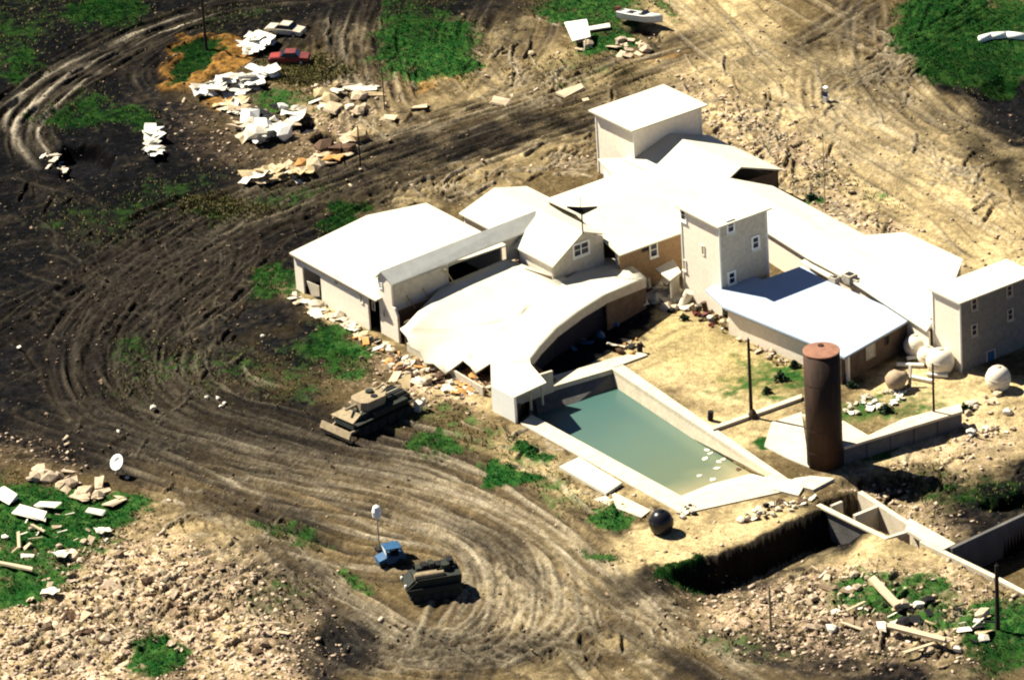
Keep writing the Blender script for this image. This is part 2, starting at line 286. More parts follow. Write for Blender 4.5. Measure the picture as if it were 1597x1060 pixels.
MAINB = [([(1150, 60), (1000, 110), (860, 160), (700, 215), (560, 262), (400, 335), (270, 420), (190, 500), (170, 570), (220, 640), (340, 690), (500, 735), (650, 790)], 13, 26),
    ([(900, 170), (780, 195), (640, 235), (520, 275), (380, 320), (240, 380), (100, 470), (-60, 560)], 10, 16),
    ([(-60, 610), (100, 655), (280, 710), (450, 745), (620, 775), (760, 830), (880, 920), (1000, 1010), (1100, 1090)], 12, 20),
    ([(-60, 700), (120, 700), (260, 740), (400, 800), (540, 850), (720, 880), (860, 960), (960, 1080)], 9, 12),
    ([(430, 450), (330, 480), (270, 530), (265, 590), (330, 640), (450, 670), (560, 700), (700, 740), (840, 830), (1000, 950), (1200, 1080)], 10, 20),
    ([(560, 800), (680, 815), (755, 860), (775, 930), (740, 990), (640, 1000), (560, 960), (450, 880), (380, 800)], 8, 14),
    ([(380, 860), (470, 960), (600, 1040), (760, 1050), (900, 1010)], 10, 12), ([(500, 1010), (620, 1010), (760, 1000), (840, 960), (820, 890), (740, 830)], 8, 10),
    ([(700, 1080), (760, 960), (830, 880), (880, 850)], 9, 8), ([(820, 800), (940, 900), (1080, 1000), (1250, 1060)], 12, 12),
    ([(1000, -30), (1090, 50), (1180, 130), (1320, 220), (1470, 310), (1650, 420)], 16, 8), ([(1350, 0), (1290, 70), (1300, 180), (1400, 280)], 18, 9), ([(1500, -30), (1380, 50), (1260, 110), (1180, 130)], 14, 9), ([(1380, -30), (1370, 40), (1380, 120), (1450, 190), (1640, 270)], 12, 10),
    ([(580, -30), (560, 60), (575, 130), (600, 180), (680, 225)], 8, 8), ([(820, 0), (800, 60), (740, 130), (640, 200)], 12, 8), ([(760, -20), (720, 60), (760, 130), (850, 160), (960, 140)], 12, 8)]
for px_, wd_, n_ in MAINB: soaked(px_, wd_, n_)
def brushed(cu, cv, ru, rv, ang, n, L=(8, 30), w=(.12, .26)):   # short churned scrapes
    a = math.radians(ang)
    for _ in range(n):
        x, y = random.gauss(0, .5)*ru, random.gauss(0, .5)*rv; u = cu+x*math.cos(a)-y*math.sin(a); v = cv+x*math.sin(a)+y*math.cos(a)
        t = math.radians(ang)+random.gauss(0, .7); l = random.uniform(*L); c = random.uniform(-.4, .4)*l
        line = smooth([P(u-l*math.cos(t), v-l*math.sin(t)*.55), P(u-c*math.sin(t)*.4, v+c*math.cos(t)*.4), P(u+l*math.cos(t), v+l*math.sin(t)*.55)])
        am = random.uniform(.4, 1); ww = random.uniform(*w); stroke(line, ww, am, ridge); stroke(line+np.array([.3, .15]), ww, am, rut)
        if random.random() < .4: stroke(line, ww, am*.8, shine)
        if random.random() < .55: stroke(line+np.array([.35, .2]), ww*1.4, am, wet)
for b_ in ((690, 290, 120, 30, -12, 110), (900, 245, 80, 26, -12, 60), (1180, 210, 170, 60, 32, 150), (1320, 330, 170, 26, 30, 90), (1380, 120, 120, 60, -30, 90), (1480, 260, 130, 40, 30, 70), (700, 1010, 240, 40, 0, 110), (880, 970, 110, 60, 30, 80), (1040, 960, 80, 40, 30, 60),
           (280, 530, 180, 90, -60, 110), (250, 440, 200, 60, -20, 80), (120, 400, 130, 120, 60, 80), (560, 130, 80, 80, 80, 70), (820, 110, 130, 50, 20, 80), (1430, 740, 130, 30, 0, 60), (330, 800, 120, 40, 15, 60), (880, 730, 110, 30, 30, 50), (150, 1000, 160, 40, -20, 60), (220, 940, 240, 60, -20, 170), (1280, 940, 130, 50, 20, 90), (1440, 980, 110, 40, 10, 60), (400, 930, 90, 50, 40, 60)): brushed(*b_)
bundle([(620, -30), (420, -5), (310, 20), (170, 80), (70, 135), (10, 200), (20, 245), (70, 275), (140, 300)], 9, 16, 1, .5, .5)
bundle([(400, 20), (300, 45), (220, 85), (190, 120), (215, 160)], 6, 8, .9, .5, .5)
for o in (0, 1): bundle([(250, 45+9*o), (160, 70+9*o), (100, 100+9*o), (40, 140+9*o), (12, 185+9*o)], 1.2, 5, 1.2, 0, 1, (.3, .5))
bundle([(150, 100), (90, 130), (50, 165), (22, 205), (40, 240), (65, 268)], 2.5, 7, 1.1, .1, 1, (.22, .4))
bundle([(1150, 60), (1000, 110), (860, 160), (700, 215), (560, 262), (400, 335), (270, 420), (190, 500), (170, 570), (220, 640), (340, 690), (500, 735), (650, 790)], 12, 60, 1, .6, .25)
bundle([(900, 170), (780, 195), (640, 235), (520, 275), (380, 320), (240, 380), (100, 470), (-60, 560)], 10, 34, 1, .6, .25)
bundle([(-60, 610), (100, 655), (280, 710), (450, 745), (620, 775), (760, 830), (880, 920), (1000, 1010), (1100, 1090)], 11, 50, 1, .5, .3)
bundle([(-60, 700), (120, 700), (260, 740), (400, 800), (540, 850), (720, 880), (860, 960), (960, 1080)], 8, 24, 1, .5, .2)
bundle([(430, 450), (330, 480), (270, 530), (265, 590), (330, 640), (450, 670), (560, 700), (700, 740), (840, 830), (1000, 950), (1200, 1080)], 8, 40, 1, .5, .3)
bundle([(430, 560), (350, 540), (310, 560), (330, 610), (420, 640), (500, 660)], 4, 14, .8, .5, .2)
bundle([(-40, 420), (80, 400), (220, 430), (330, 470), (400, 520)], 12, 22, .8, .7, .1)
bundle([(60, 330), (180, 330), (290, 350), (330, 400), (260, 470), (120, 560), (-40, 640)], 12, 26, .9, .7, .1)
bundle([(580, -30), (560, 60), (575, 130), (600, 180), (680, 225)], 5, 24, 1, .6, .3)
bundle([(540, -20), (520, 60), (540, 130), (560, 200), (540, 270)], 6, 14, .8, .5, .3)
bundle([(760, -20), (720, 60), (760, 130), (850, 160), (960, 140)], 10, 18, .7, .4, .2)
bundle([(820, 0), (800, 60), (740, 130), (640, 200)], 10, 14, .7, .4, .2)
bundle([(1000, -30), (1090, 50), (1180, 130), (1320, 220), (1470, 310), (1650, 420)], 9, 24, .75, .1, .6)
bundle([(1130, -30), (1230, 40), (1400, 130), (1500, 200), (1650, 260)], 12, 24, .8, .5, .2)
bundle([(1500, -30), (1380, 50), (1260, 110), (1180, 130)], 14, 22, .8, .6, .2)
bundle([(1380, -30), (1370, 40), (1380, 120), (1450, 190), (1640, 270)], 8, 20, .8, .5, .3)
bundle([(1350, 0), (1290, 70), (1300, 180), (1400, 280)], 14, 14, .6, .3, .2)
bundle([(560, 800), (680, 815), (755, 860), (775, 930), (740, 990), (640, 1000), (560, 960), (450, 880), (380, 800)], 7, 34, 1.1, .5, .4)
bundle([(500, 1010), (620, 1010), (760, 1000), (840, 960), (820, 890), (740, 830)], 8, 22, 1, .5, .4)
bundle([(380, 860), (470, 960), (600, 1040), (760, 1050), (900, 1010)], 9, 24, 1, .5, .3)
bundle([(700, 1080), (760, 960), (830, 880), (880, 850)], 7, 12, .9, .5, .3)
bundle([(800, 1080), (900, 1000), (1010, 960)], 9, 14, .8, .5, .3)
bundle([(820, 800), (940, 900), (1080, 1000), (1250, 1060)], 8, 24, .8, .4, .3)
bundle([(1400, 720), (1500, 715), (1640, 700)], 6, 12, .7, .2, .4)
bundle([(1360, 710), (1480, 740), (1640, 730)], 5, 12, .7, .3, .4)
bundle([(940, 610), (1060, 540), (1180, 480)], 8, 6, .5, .3, .2)
bundle([(-30, 30), (120, 10), (300, -10)], 12, 12, .6, .5, .1)
bundle([(-40, 480), (60, 500), (160, 600)], 10, 14, .7, .6, .1)

arc = np.zeros(X.shape, np.float32)
for o_, w_ in ((0, .55), (1.9, .28)):
    for px_ in ([(150, 78), (105, 98), (60, 122), (30, 150), (12, 178), (8, 205)], [(130, 100), (85, 135), (50, 165), (24, 195), (28, 225), (60, 262)], [(300, 22), (230, 45), (170, 72)]):
        l_ = smooth(wp(px_)); stroke(l_+o_, w_, .9*np.clip(np.sin(np.linspace(.15, 3, len(l_))), 0, 1), arc)
# relief
def k01(x): return np.clip(x, 0, 1)
rough_m = np.clip(.35+rub*1.1+.3*dark-.5*grass, .1, 1.6)
n1 = fbm(X, Y, 9, 11, 4)-.5; n2 = fbm(X, Y, 1.6, 21, 4)-.5; n3 = fbm(X, Y, .55, 31, 3)-.5
calm = 1-cover([(1080, 560, 190, 90, 20, .4, .8), (1420, 640, 160, 60, 0, .4, .5), (1100, 830, 180, 40, -12, .3, .6)])
Z = n1*.5+(n2*.40+n3*.34)*rough_m*calm*(1-.5*k01(rut+ridge)) - rut*.46*calm + ridge*.34*calm + np.clip(grass, 0, 1)*(.12+n3*.25)
Z = np.where(inner, Z, n1*.5)
def level(poly, soft=1.5, z=0.0):
    global Z
    w = 1-sstep(sdf(poly, X, Y), 0, soft); Z = Z*(1-w)+z*w
level([(-25, -9.5), (-7, -9.5), (14, -10), (42, -11), (44, 0), (44, 12), (37, 36), (10, 40), (-20, 41), (-28, 40), (-28, 30), (-17, 27), (-25, 8)], 2.5, -.02)
def pit(px, depth, soft, z0=0, fall=None):
    global Z
    d = sdf([P(u, v, z0) for u, v in px], X, Y)+fine*.5*(0 if fall is None and soft < .3 else 1)
    w = 1-sstep(d, -soft, 0)
    if fall: w = w*np.exp(-np.clip(-d, 0, 99)/fall)
    Z = Z-depth*w
BANK = [(945, 884), (990, 896), (1060, 878), (1120, 862), (1165, 845), (1230, 812), (1296, 788), (1345, 805), (1400, 850), (1500, 905), (1620, 960), (1620, 1130), (1010, 1000)]
d = sdf(wp(BANK), X, Y)
dl = sdf(wp([(945, 884), (990, 896), (1060, 878), (1120, 862), (1165, 845), (1230, 812), (1296, 788), (1290, 784), (1150, 830), (940, 878)]), X, Y)
w = (1-sstep(d+fine*.7, -1.2, 0))*np.exp(-np.clip(dl-1, 0, 99)/6.5)*sstep(Uc, 1010, 1120)*(1-sstep(Uc, 1315, 1365))
Z = Z-3.5*w
POOL = wp([(948, 570), (822, 606), (800, 655), (1052, 790), (1222, 748)])
Z = np.where(sdf(POOL, X, Y) < 0, -3.0, Z)
TR = wp([(1276, 786), (1345, 766), (1450, 832), (1432, 851)])
Z = np.where(sdf(TR, X, Y) < 0.05, -3.0, Z)
ROOM = wp([(1455, 860), (1484, 856), (1640, 790), (1700, 960), (1640, 950)])
Z = np.where(sdf(ROOM, X, Y) < 0, -3.0, Z)
pit([(75, 240), (100, 222), (160, 222), (185, 245), (170, 280), (90, 285)], 1.8, 1.6)
pit([(452, 200), (462, 185), (500, 188), (490, 207), (470, 210)], 1.6, 1.0)
pit([(478, 218), (500, 205), (532, 212), (524, 224), (495, 228)], 1.6, 1.0)
pit([(335, 135), (370, 128), (425, 128), (425, 142), (375, 148), (345, 155)], 1.0, .8)
pit([(1560, 110), (1640, 130), (1640, 200), (1580, 185), (1500, 150)], 1.3, 3)
pit([(1500, 790), (1560, 770), (1640, 750), (1640, 790), (1560, 800)], 1.5, 1.5)
pit([(1290, 745), (1390, 725), (1450, 745), (1455, 785), (1390, 790), (1310, 760)], 1.0, 1.5)
pit([(990, 40), (1035, 48), (1040, 66), (1000, 68), (965, 45)], .9, 1)
pit([(465, 985), (520, 975), (560, 1000), (500, 1040)], .8, 2)
Z = Z+.9*blob(900, 250, 60, 20, -10, .8)*0+.7*blob(470, 60, 60, 10, 0, .7)+.6*blob(560, 300, 120, 12, -12, .7)
cl = blob(300, 97, 62, 40, -20, .2)-blob(303, 97, 42, 26, -20, .2); Z = Z+np.clip(cl, 0, 1)*.5

# colour of the soils, with shade painted into some places
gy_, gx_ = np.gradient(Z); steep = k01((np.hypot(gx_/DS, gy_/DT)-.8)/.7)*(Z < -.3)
def mixc(a, b, t): return a*(1-t[..., None])+np.array(b)*t[..., None]
def k01(x): return np.clip(x, 0, 1)
tone = fbm(X, Y, 3, 91, 4); tone2 = fbm(X, Y, .7, 95, 3); spk_ = vnoise(X, Y, .5, 207)
col = np.zeros(X.shape+(3,))+np.array((.088, .064, .032))
dk = np.zeros(X.shape+(3,))+np.array((.0075, .0080, .0095)); dk = mixc(dk, (.045, .036, .025), k01((tone*.5+tone2*.5-.52)*4.5)*.75)
kd = k01(dark*1.3+(tone-.5)*1.2*(dark > .02))[..., None]; col = col*(1-kd)+dk*kd
col = mixc(col, (.37, .285, .15), k01(pale*1.05+(tone-.55)*1.2*(pale > .02)))
col = mixc(col, (.50, .355, .255), k01(rub*(pale+.15)*1.2)*k01((tone2*.6+spk_*.4-.44)*7)*.85); col = mixc(col, (.05, .036, .026), k01(rub)*k01((.40-tone2*.6-spk_*.4)*8)*.8)
col = mixc(col, (.20, .17, .05), k01(yel)*.7*k01(.4+tone))
col = mixc(col, (.30, .155, .04), k01(clay*1.4)*k01(.5+(tone2-.3)*1.5))
col = mixc(col, (.050, .037, .024), k01(rut*1.1)*.5)
col = mixc(col, (.013, .012, .013), k01(wet*1.25)*.86*(1-.35*k01(pale)))
col = mixc(col, (.19, .14, .075), k01(ridge*1.3)*.6*(1-k01(dark)*.95)); col = mixc(col, (.045, .036, .026), k01(ridge*1.3-.2)*.5*k01(dark))
col = mixc(col, (.012, .012, .014), cover([(922, 520, 108, 52, -33, .15, 1.1), (870, 560, 45, 28, -30, .2, 1.1), (1237, 448, 45, 22, 0, .2, 1), (130, 253, 50, 30, 0, .3, 1), (520, 1000, 60, 32, -20, .5, .9), (1560, 160, 70, 30, 30, .3, .9)])*.92)  # painted shade in the gym yard and roof gap; also dark mud and pits
col = mixc(col, (.30, .26, .19), k01(shine*1.2)*.85*(1-.82*k01(dark)))
col = mixc(col, (.36, .31, .235), k01(arc)*.9)
gm = k01((grass+(tone-.5)*.7+(tone2-.5)*.9-.30)*2.1)*k01(grass*4)
gcol = np.zeros(X.shape+(3,))+np.array((.009, .044, .009)); gcol = mixc(gcol, (.034, .080, .018), k01((tone2-.40)*3)); 
gcol = gcol*(1-.5*k01(dark+.7*(Uc > 1350)*(Vc < 300)))[..., None]; col = col*(1-gm[..., None])+gcol*gm[..., None]
spk = vnoise(X, Y, .3, 201); spk2 = vnoise(X, Y, .45, 203)
col = col*(1+((spk-.5)*.55+(spk2-.5)*.5)*(1-gm*.3))[..., None]*(.78+.44*tone)[..., None]
col = mixc(col, (.40, .33, .24), ((spk > .86) & (spk2 > .45) & inner)*.55*(1-gm)*k01(.2+rub)*(1-.85*k01(dark)))
col = mixc(col, (.012, .011, .012), ((spk2 > .80) & inner)*.55*(1-gm)*k01(.3+rub+dark))
col = mixc(col, (.006, .0055, .006), steep*.96)  # shade of the bank and pit sides painted onto steep faces
col = col*(1-.42*k01(dark)*(1-gm*.5)*(1-k01(arc)))[..., None]
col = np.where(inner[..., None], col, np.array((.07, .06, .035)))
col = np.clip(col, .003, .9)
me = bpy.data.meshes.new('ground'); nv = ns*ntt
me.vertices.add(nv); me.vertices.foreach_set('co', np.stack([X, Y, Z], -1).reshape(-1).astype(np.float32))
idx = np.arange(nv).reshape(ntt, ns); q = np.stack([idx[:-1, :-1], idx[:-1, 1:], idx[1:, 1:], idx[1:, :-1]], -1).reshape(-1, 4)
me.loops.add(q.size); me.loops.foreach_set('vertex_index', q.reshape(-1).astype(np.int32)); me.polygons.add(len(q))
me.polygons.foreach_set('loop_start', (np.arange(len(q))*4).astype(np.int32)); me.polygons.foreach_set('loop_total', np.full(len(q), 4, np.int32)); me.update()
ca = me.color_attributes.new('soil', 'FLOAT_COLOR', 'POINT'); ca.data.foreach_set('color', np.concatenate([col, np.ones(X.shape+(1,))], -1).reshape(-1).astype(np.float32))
me.polygons.foreach_set('use_smooth', np.ones(len(q), bool))
gmts = bpy.data.materials.new('soil_and_grass'); gmts.use_nodes = True; n = gmts.node_tree; b = n.nodes['Principled BSDF']; b.inputs['Roughness'].default_value = 1; b.inputs['Specular IOR Level'].default_value = 0
at = n.nodes.new('ShaderNodeVertexColor'); at.layer_name = 'soil'; tc = n.nodes.new('ShaderNodeTexCoord')
no = n.nodes.new('ShaderNodeTexNoise'); no.inputs['Scale'].default_value = 5; no.inputs['Detail'].default_value = 6; n.links.new(tc.outputs['Object'], no.inputs['Vector'])
mr = n.nodes.new('ShaderNodeMapRange'); mr.inputs[1].default_value = .3; mr.inputs[2].default_value = .7; mr.inputs[3].default_value = .6; mr.inputs[4].default_value = 1.4; n.links.new(no.outputs['Fac'], mr.inputs[0])
vm = n.nodes.new('ShaderNodeVectorMath'); vm.operation = 'SCALE'; n.links.new(at.outputs[0], vm.inputs[0]); n.links.new(mr.outputs[0], vm.inputs['Scale']); n.links.new(vm.outputs[0], b.inputs['Base Color'])
bp = n.nodes.new('ShaderNodeBump'); bp.inputs['Strength'].default_value = .6; bp.inputs['Distance'].default_value = .12; n.links.new(no.outputs['Fac'], bp.inputs['Height']); n.links.new(bp.outputs[0], b.inputs['Normal'])
me.materials.append(gmts); g = bpy.data.objects.new('ground', me); C.objects.link(g); g['kind'] = 'structure'
def gz(x, y):
    s = x*rt[0]+y*rt[1]; t = x*fw[0]+y*fw[1]; return float(Z[int(np.clip(round((t-t0)/DT)+j0, 0, ntt-1)), int(np.clip(round((s-s0)/DS)+i0, 0, ns-1))])
def G(u, v, dz=0.0):
    p = P(u, v, 0); p.z = gz(p.x, p.y)+dz; return p

# ------------------------------------------------------------------ buildings
def wall(parent, a, b, za, zb, m, z0=-.05, th=.18, name='wall'):
    a = Vector(a); b = Vector(b); n_ = Vector((b.y-a.y, a.x-b.x, 0)).normalized()       # outward normal: right of a->b
    return prism(name, [(a.x, a.y, z0), (b.x, b.y, z0), (b.x, b.y, zb), (a.x, a.y, za)], -n_*th, m, parent)
def window(parent, u, v, p0, nrm, w_, h_, fr=.16, sill=True, fm='frame', pane='glass', door=False, cross=True):
    nrm = Vector(nrm).normalized(); c = onplane(u, v, Vector(p0), nrm); a = Vector((-nrm.y, nrm.x, 0)); up = Vector((0, 0, 1))
    def bar(mb, x0, x1, z0_, z1_, d0, d1):
        pts = [c+a*x0+up*z0_+nrm*d0, c+a*x1+up*z0_+nrm*d0, c+a*x1+up*z1_+nrm*d0, c+a*x0+up*z1_+nrm*d0]; mb.add(extr(pts, nrm*(d1-d0)))
    m_ = MB(); W, H = w_/2, h_/2
    bar(m_, -W-fr, W+fr, H, H+fr, .0, .09); bar(m_, -W-fr, W+fr, -H-fr, -H, .0, .09); bar(m_, -W-fr, -W, -H, H, .0, .085); bar(m_, W, W+fr, -H, H, .0, .085)
    win = fixnorm(m_.build('door' if door else 'window', MT[fm], parent))
    p_ = MB(); bar(p_, -W, W, -H, H, .005, .03); fixnorm(p_.build('panel' if door else 'pane', MT[pane], win))
    if cross:
        k_ = MB(); bar(k_, -W, W, -.04, .04, .031, .06); fixnorm(k_.build('glazing_bar', MT[fm], win))
    if sill: s_ = MB(); bar(s_, -W-fr-.05, W+fr+.05, -H-fr-.08, -H-fr, 0, .16); fixnorm(s_.build('sill', MT[fm], win))
    return win
def fascia(parent, a, b, h=.22, m='brownwall', out=.03):
    a = Vector(a); b = Vector(b); n_ = Vector((b.y-a.y, a.x-b.x, 0)).normalized(); d_ = Vector((0, 0, -h))
    return prism('fascia_board', [a+n_*out+Vector((0, 0, -.13)), b+n_*out+Vector((0, 0, -.13)), b+n_*out+Vector((0, 0, -.13))+d_, a+n_*out+Vector((0, 0, -.13))+d_], -n_*.05, MT[m], parent)
NX, NY = (1, 0, 0), (0, -1, 0)

# chapel at the left
ch = thing('chapel', 'wide white gabled hall at the far left end with an open vehicle doorway', 'building', (-17, -1, 0))
shell('roof', [(-24.6, -9.3, 4), (-9.5, -9.3, 4), (-9.5, .4, 5), (-24.8, .4, 5), (-24.9, 7.7, 4.05), (-11, 7.7, 4.05)], [(0, 1, 2, 3), (3, 2, 5, 4)], .16, MT['roof'], ch)
y_ = -9.0
dl_, dr_ = onplane(474, 450, Vector((0, y_, 0)), Vector((0, 1, 0))), onplane(501, 450, Vector((0, y_, 0)), Vector((0, 1, 0)))
wall(ch, (-24.3, y_), (dl_.x, y_), 3.86, 3.86, MT['wall']); wall(ch, (dr_.x, y_), (-11.4, y_), 3.86, 3.86, MT['wall'])
wall(ch, (dl_.x+.003, y_+.004), (dr_.x-.003, y_+.004), 3.855, 3.855, MT['wall'], z0=3.0, name='lintel')
wall(ch, (-24.3, 7.4), (-24.3, -8.8), 3.9, 3.9, MT['wall']); wall(ch, (-11.5, 7.4), (-24.1, 7.4), 3.9, 3.9, MT['wall'])
prism('interior_floor', [(-24, -8.7, .02), (-11.6, -8.7, .02), (-11.6, 7, .02), (-24, 7, .02)], (0, 0, .05), MT['dark'], ch)
prism('hanging_panel', [onplane(486, 462, Vector((0, y_-.05, 0)), Vector((0, 1, 0))), onplane(498, 462, Vector((0, y_-.05, 0)), Vector((0, 1, 0))), onplane(497, 446, Vector((0, y_-.05, 0)), Vector((0, 1, 0))), onplane(478, 438, Vector((0, y_-.05, 0)), Vector((0, 1, 0)))], (0, .08, 0), MT['concrete2'], ch)
fascia(ch, (-24.6, -9.3, 4), (-11.4, -9.3, 4), .14)
for (u, v, w_, h_) in ((525, 436, .5, .9), (564, 465, .4, .9)): window(ch, u, v, (0, y_, 0), NY, w_, h_, .1, False, 'wall', 'concrete2', cross=False)

MB().box((-13.6, 4.6, 4.55), (.25, .25, .4)).build('vent', MT['steel'], ch)

# narrow tall hall
nh = thing('narrow_hall', 'tall narrow gabled hall with a grey sloping roof and pointed cream end wall', 'building', (-10.8, 2, 0))
r0, r1, e0, e1 = P(593, 423, 7.1), P(836, 328, 7.1), P(611, 444, 6.0), P(833, 356, 6.0)
dx = Vector((-1.5, 0, 0)); l0, l1 = r0+Vector((-1.1, 0, -1.0)), r1+Vector((-1.1, 0, -1.0))
shell('roof', [e0, e1, r1, r0, l1, l0], [(0, 1, 2, 3), (3, 2, 4, 5)], .14, MT['roof_grey'], nh)
ye = r0.y+.25
prism('end_wall', [(l0.x+.1, ye, 0), (e0.x-.05, ye, 0), (e0.x-.05, ye, 5.85), (r0.x, ye, 6.95), (l0.x+.1, ye, 5.95)], (0, .2, 0), MT['wall'], nh)
lw0, lw1 = P(624, 484, 2.9), P(625, 526, 0)
prism('side_wing_wall', [(e0.x-.05, ye-.05, 0), (e0.x+.75, ye-.05, 0), (e0.x+.75, ye-.05, 2.9), (e0.x+.35, ye-.05, 3.6), (e0.x-.05, ye-.05, 3.7)], (0, .25, 0), MT['wall'], nh)
window(nh, 594, 445, (0, ye, 0), NY, .35, .45, .14, False); window(nh, 600, 489, (0, ye-.05, 0), NY, .28, .6, .06, False, 'wall', 'brown', cross=False); window(nh, 583, 477, (0, ye-.08, 0), NY, .35, .8, .05, False, 'wall', 'dark', cross=False)
wall(nh, (e0.x-.05, ye+.2), (e0.x-.3, -1.5), 5.8, 5.8, MT['sheath'], z0=3.0, name='upper_wall'); wall(nh, (e1.x-.1, 6.2), (e1.x-.2, e1.y-.2), 5.8, 5.8, MT['sheath'], z0=3.4)
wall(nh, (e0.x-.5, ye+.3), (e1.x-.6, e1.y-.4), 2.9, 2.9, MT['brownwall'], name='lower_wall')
for (u, v, l) in ((640, 470, 1.8), (665, 458, 1.5), (700, 430, 2)):
    p = onplane(u, v, Vector((e0.x-.1, 0, 0)), Vector((1, 0, 0))); MB().box(p+Vector((.1, 0, 0)), (.1, .12, l), 0, (.5, 0)).build('brace', MT['timber'], nh)

# small hall behind
sh = thing('rear_wing', 'small white gabled wing behind the narrow grey hall', 'building', (-17, 13, 0))
shell('roof', [(-20.6, 8.7, 4), (-11.5, 8.7, 4), (-11.5, 13.5, 5.2), (-21, 13.5, 5.2), (-21.2, 17.7, 4), (-11.5, 17.7, 4)], [(0, 1, 2, 3), (3, 2, 5, 4)], .15, MT['roof'], sh)
wall(sh, (-20.4, 9), (-11.7, 9), 3.8, 3.8, MT['wall']); wall(sh, (-20.4, 17.4), (-20.4, 9), 3.8, 3.8, MT['wall']); wall(sh, (-11.8, 17.4), (-20.4, 17.4), 3.8, 3.8, MT['wall'])

# collapsed gymnasium
gy = thing('gymnasium', 'large white sagging gymnasium roof half collapsed onto debris beside the pool', 'building', (1, 0, 0))
ol = [(632, 507, 3.2), (690, 445, 3.7), (790, 403, 3.9), (850, 425, 3.6), (885, 433, 3.4), (940, 402, 3.0), (974, 404, 3.0), (1008, 433, 3.3), (945, 459, 4.0), (905, 484, 3.8), (868, 512, 3.4), (842, 540, 3.0), (826, 562, 2.6), (786, 572, 2.1),
      (764, 566, 1.7), (741, 582, 1.1), (733, 570, 1.3), (722, 561, 1.5), (708, 572, 1.2), (694, 582, .8), (676, 566, 1.0), (662, 566, .9), (655, 548, 1.6), (640, 540, 2.0), (634, 524, 2.6), (624, 512, 3.0)]
vv = [P(*p) for p in ol]; cen = P(800, 478, 4.3); n_ = len(vv)
A4 = np.array([(1, p.x, p.y, p.x*p.x, p.y*p.y, p.x*p.y) for p in vv]); cf = np.linalg.lstsq(A4, np.array([p.z for p in vv]), rcond=None)[0]
def fitz(x, y): return float(np.dot(cf, (1, x, y, x*x, y*y, x*y)))
rings = [vv]
for t in (.12, .35, .6, .82): rings.append([Vector((p.x*(1-t)+cen.x*t, p.y*(1-t)+cen.y*t, (p.z*(1-t*3)+t*3*fitz(p.x*(1-t)+cen.x*t, p.y*(1-t)+cen.y*t)) if t < .3 else fitz(p.x*(1-t)+cen.x*t, p.y*(1-t)+cen.y*t)+.05*math.sin(i*1.7+t*9))) for i, p in enumerate(vv)])
allv = [p for ring in rings for p in ring]+[Vector((cen.x, cen.y, fitz(cen.x, cen.y)))]
fs = [(k*n_+i, k*n_+(i+1) % n_, (k+1)*n_+(i+1) % n_, (k+1)*n_+i) for k in range(4) for i in range(n_)]+[(4*n_+i, 4*n_+(i+1) % n_, 5*n_) for i in range(n_)]
gr = shell('roof', allv, fs, .16, MT['roof'], gy); gr.data.polygons.foreach_set('use_smooth', [True]*len(gr.data.polygons))
for i in range(7, 12):
    a, b = vv[i], vv[i+1]; pr = prism('eave_band', [a+Vector((-.12, .05, -.17)), b+Vector((-.12, .05, -.17)), b+Vector((-.12, .05, -1.05)), a+Vector((-.12, .05, -1.1))], (-.12, 0, 0), MT['sheath'], gy)
for i in (7, 8, 9, 10, 11): a, b = vv[i], vv[i+1]; wall(gy, (b.x-.7, b.y), (a.x-.7, a.y), b.z-.4, a.z-.4, MT['dark'])  # near-black walls paint the shade under the eave band
wall(gy, (vv[7].x-.3, vv[7].y-.1), (vv[8].x-.35, vv[8].y+.1), 3.3, 3.3, MT['brownwall'], name='wall')
wall(gy, (-5, -9.0), (8, -9.3), .9, .9, MT['sheath'], name='broken_wall')
wall(gy, (-8.3, 2), (-6, -8.5), 3.2, 2.6, MT['brownwall']); wall(gy, (-2.6, 7), (-8, 5.7), 3.7, 3.7, MT['brownwall'])
# entry block between gym and pool
eb = thing('entry_block', 'white concrete entry block with a sloping slab top at the pool corner', 'building', (12.5, -8, 0))
a, b, c_, d_ = Vector((11.2, -10.45, 2.7)), Vector((14.75, -10.35, 2.7)), P(852, 596, 2.7), P(828, 568, 2.4); shell('roof_slab', [a, b, c_, d_, P(826, 559, 2.7), P(785, 564, 2.5), P(765, 562, 2.4)], [(0, 1, 2, 3, 4, 5, 6)], .16, MT['roof'], eb)
a2, b2 = P(767, 641, 0), P(811, 657, 0)
prism('front_wall', [(a.x+.02, a.y-.03, -.2), (b.x-.02, b.y-.03, -.2), (b.x-.02, b.y-.03, 2.68), (a.x+.02, a.y-.03, 2.68)], (0, .28, 0), MT['frame'], eb)
prism('side_wall', [(a.x+.12, a.y+.42, -.2), (a.x+.12, -3.5, -.2), (a.x+.12, -3.5, 2.0), (a.x+.12, a.y+.42, 2.4)], (.25, 0, 0), MT['concrete'], eb)
for (u, v) in ((828, 606), (846, 598)): p = P(u, v, 2.4); MB().box((p.x-.3, p.y+.1, 1.2), (.18, .18, 2.4)).build('post', MT['concrete2'], eb)
p = P(832, 596, .3); prism('fallen_beam', [P(828, 570, 2.2), P(831, 567, 2.2), P(868, 592, .2), P(864, 595, .2)], (0, 0, -.2), MT['brown'], eb)

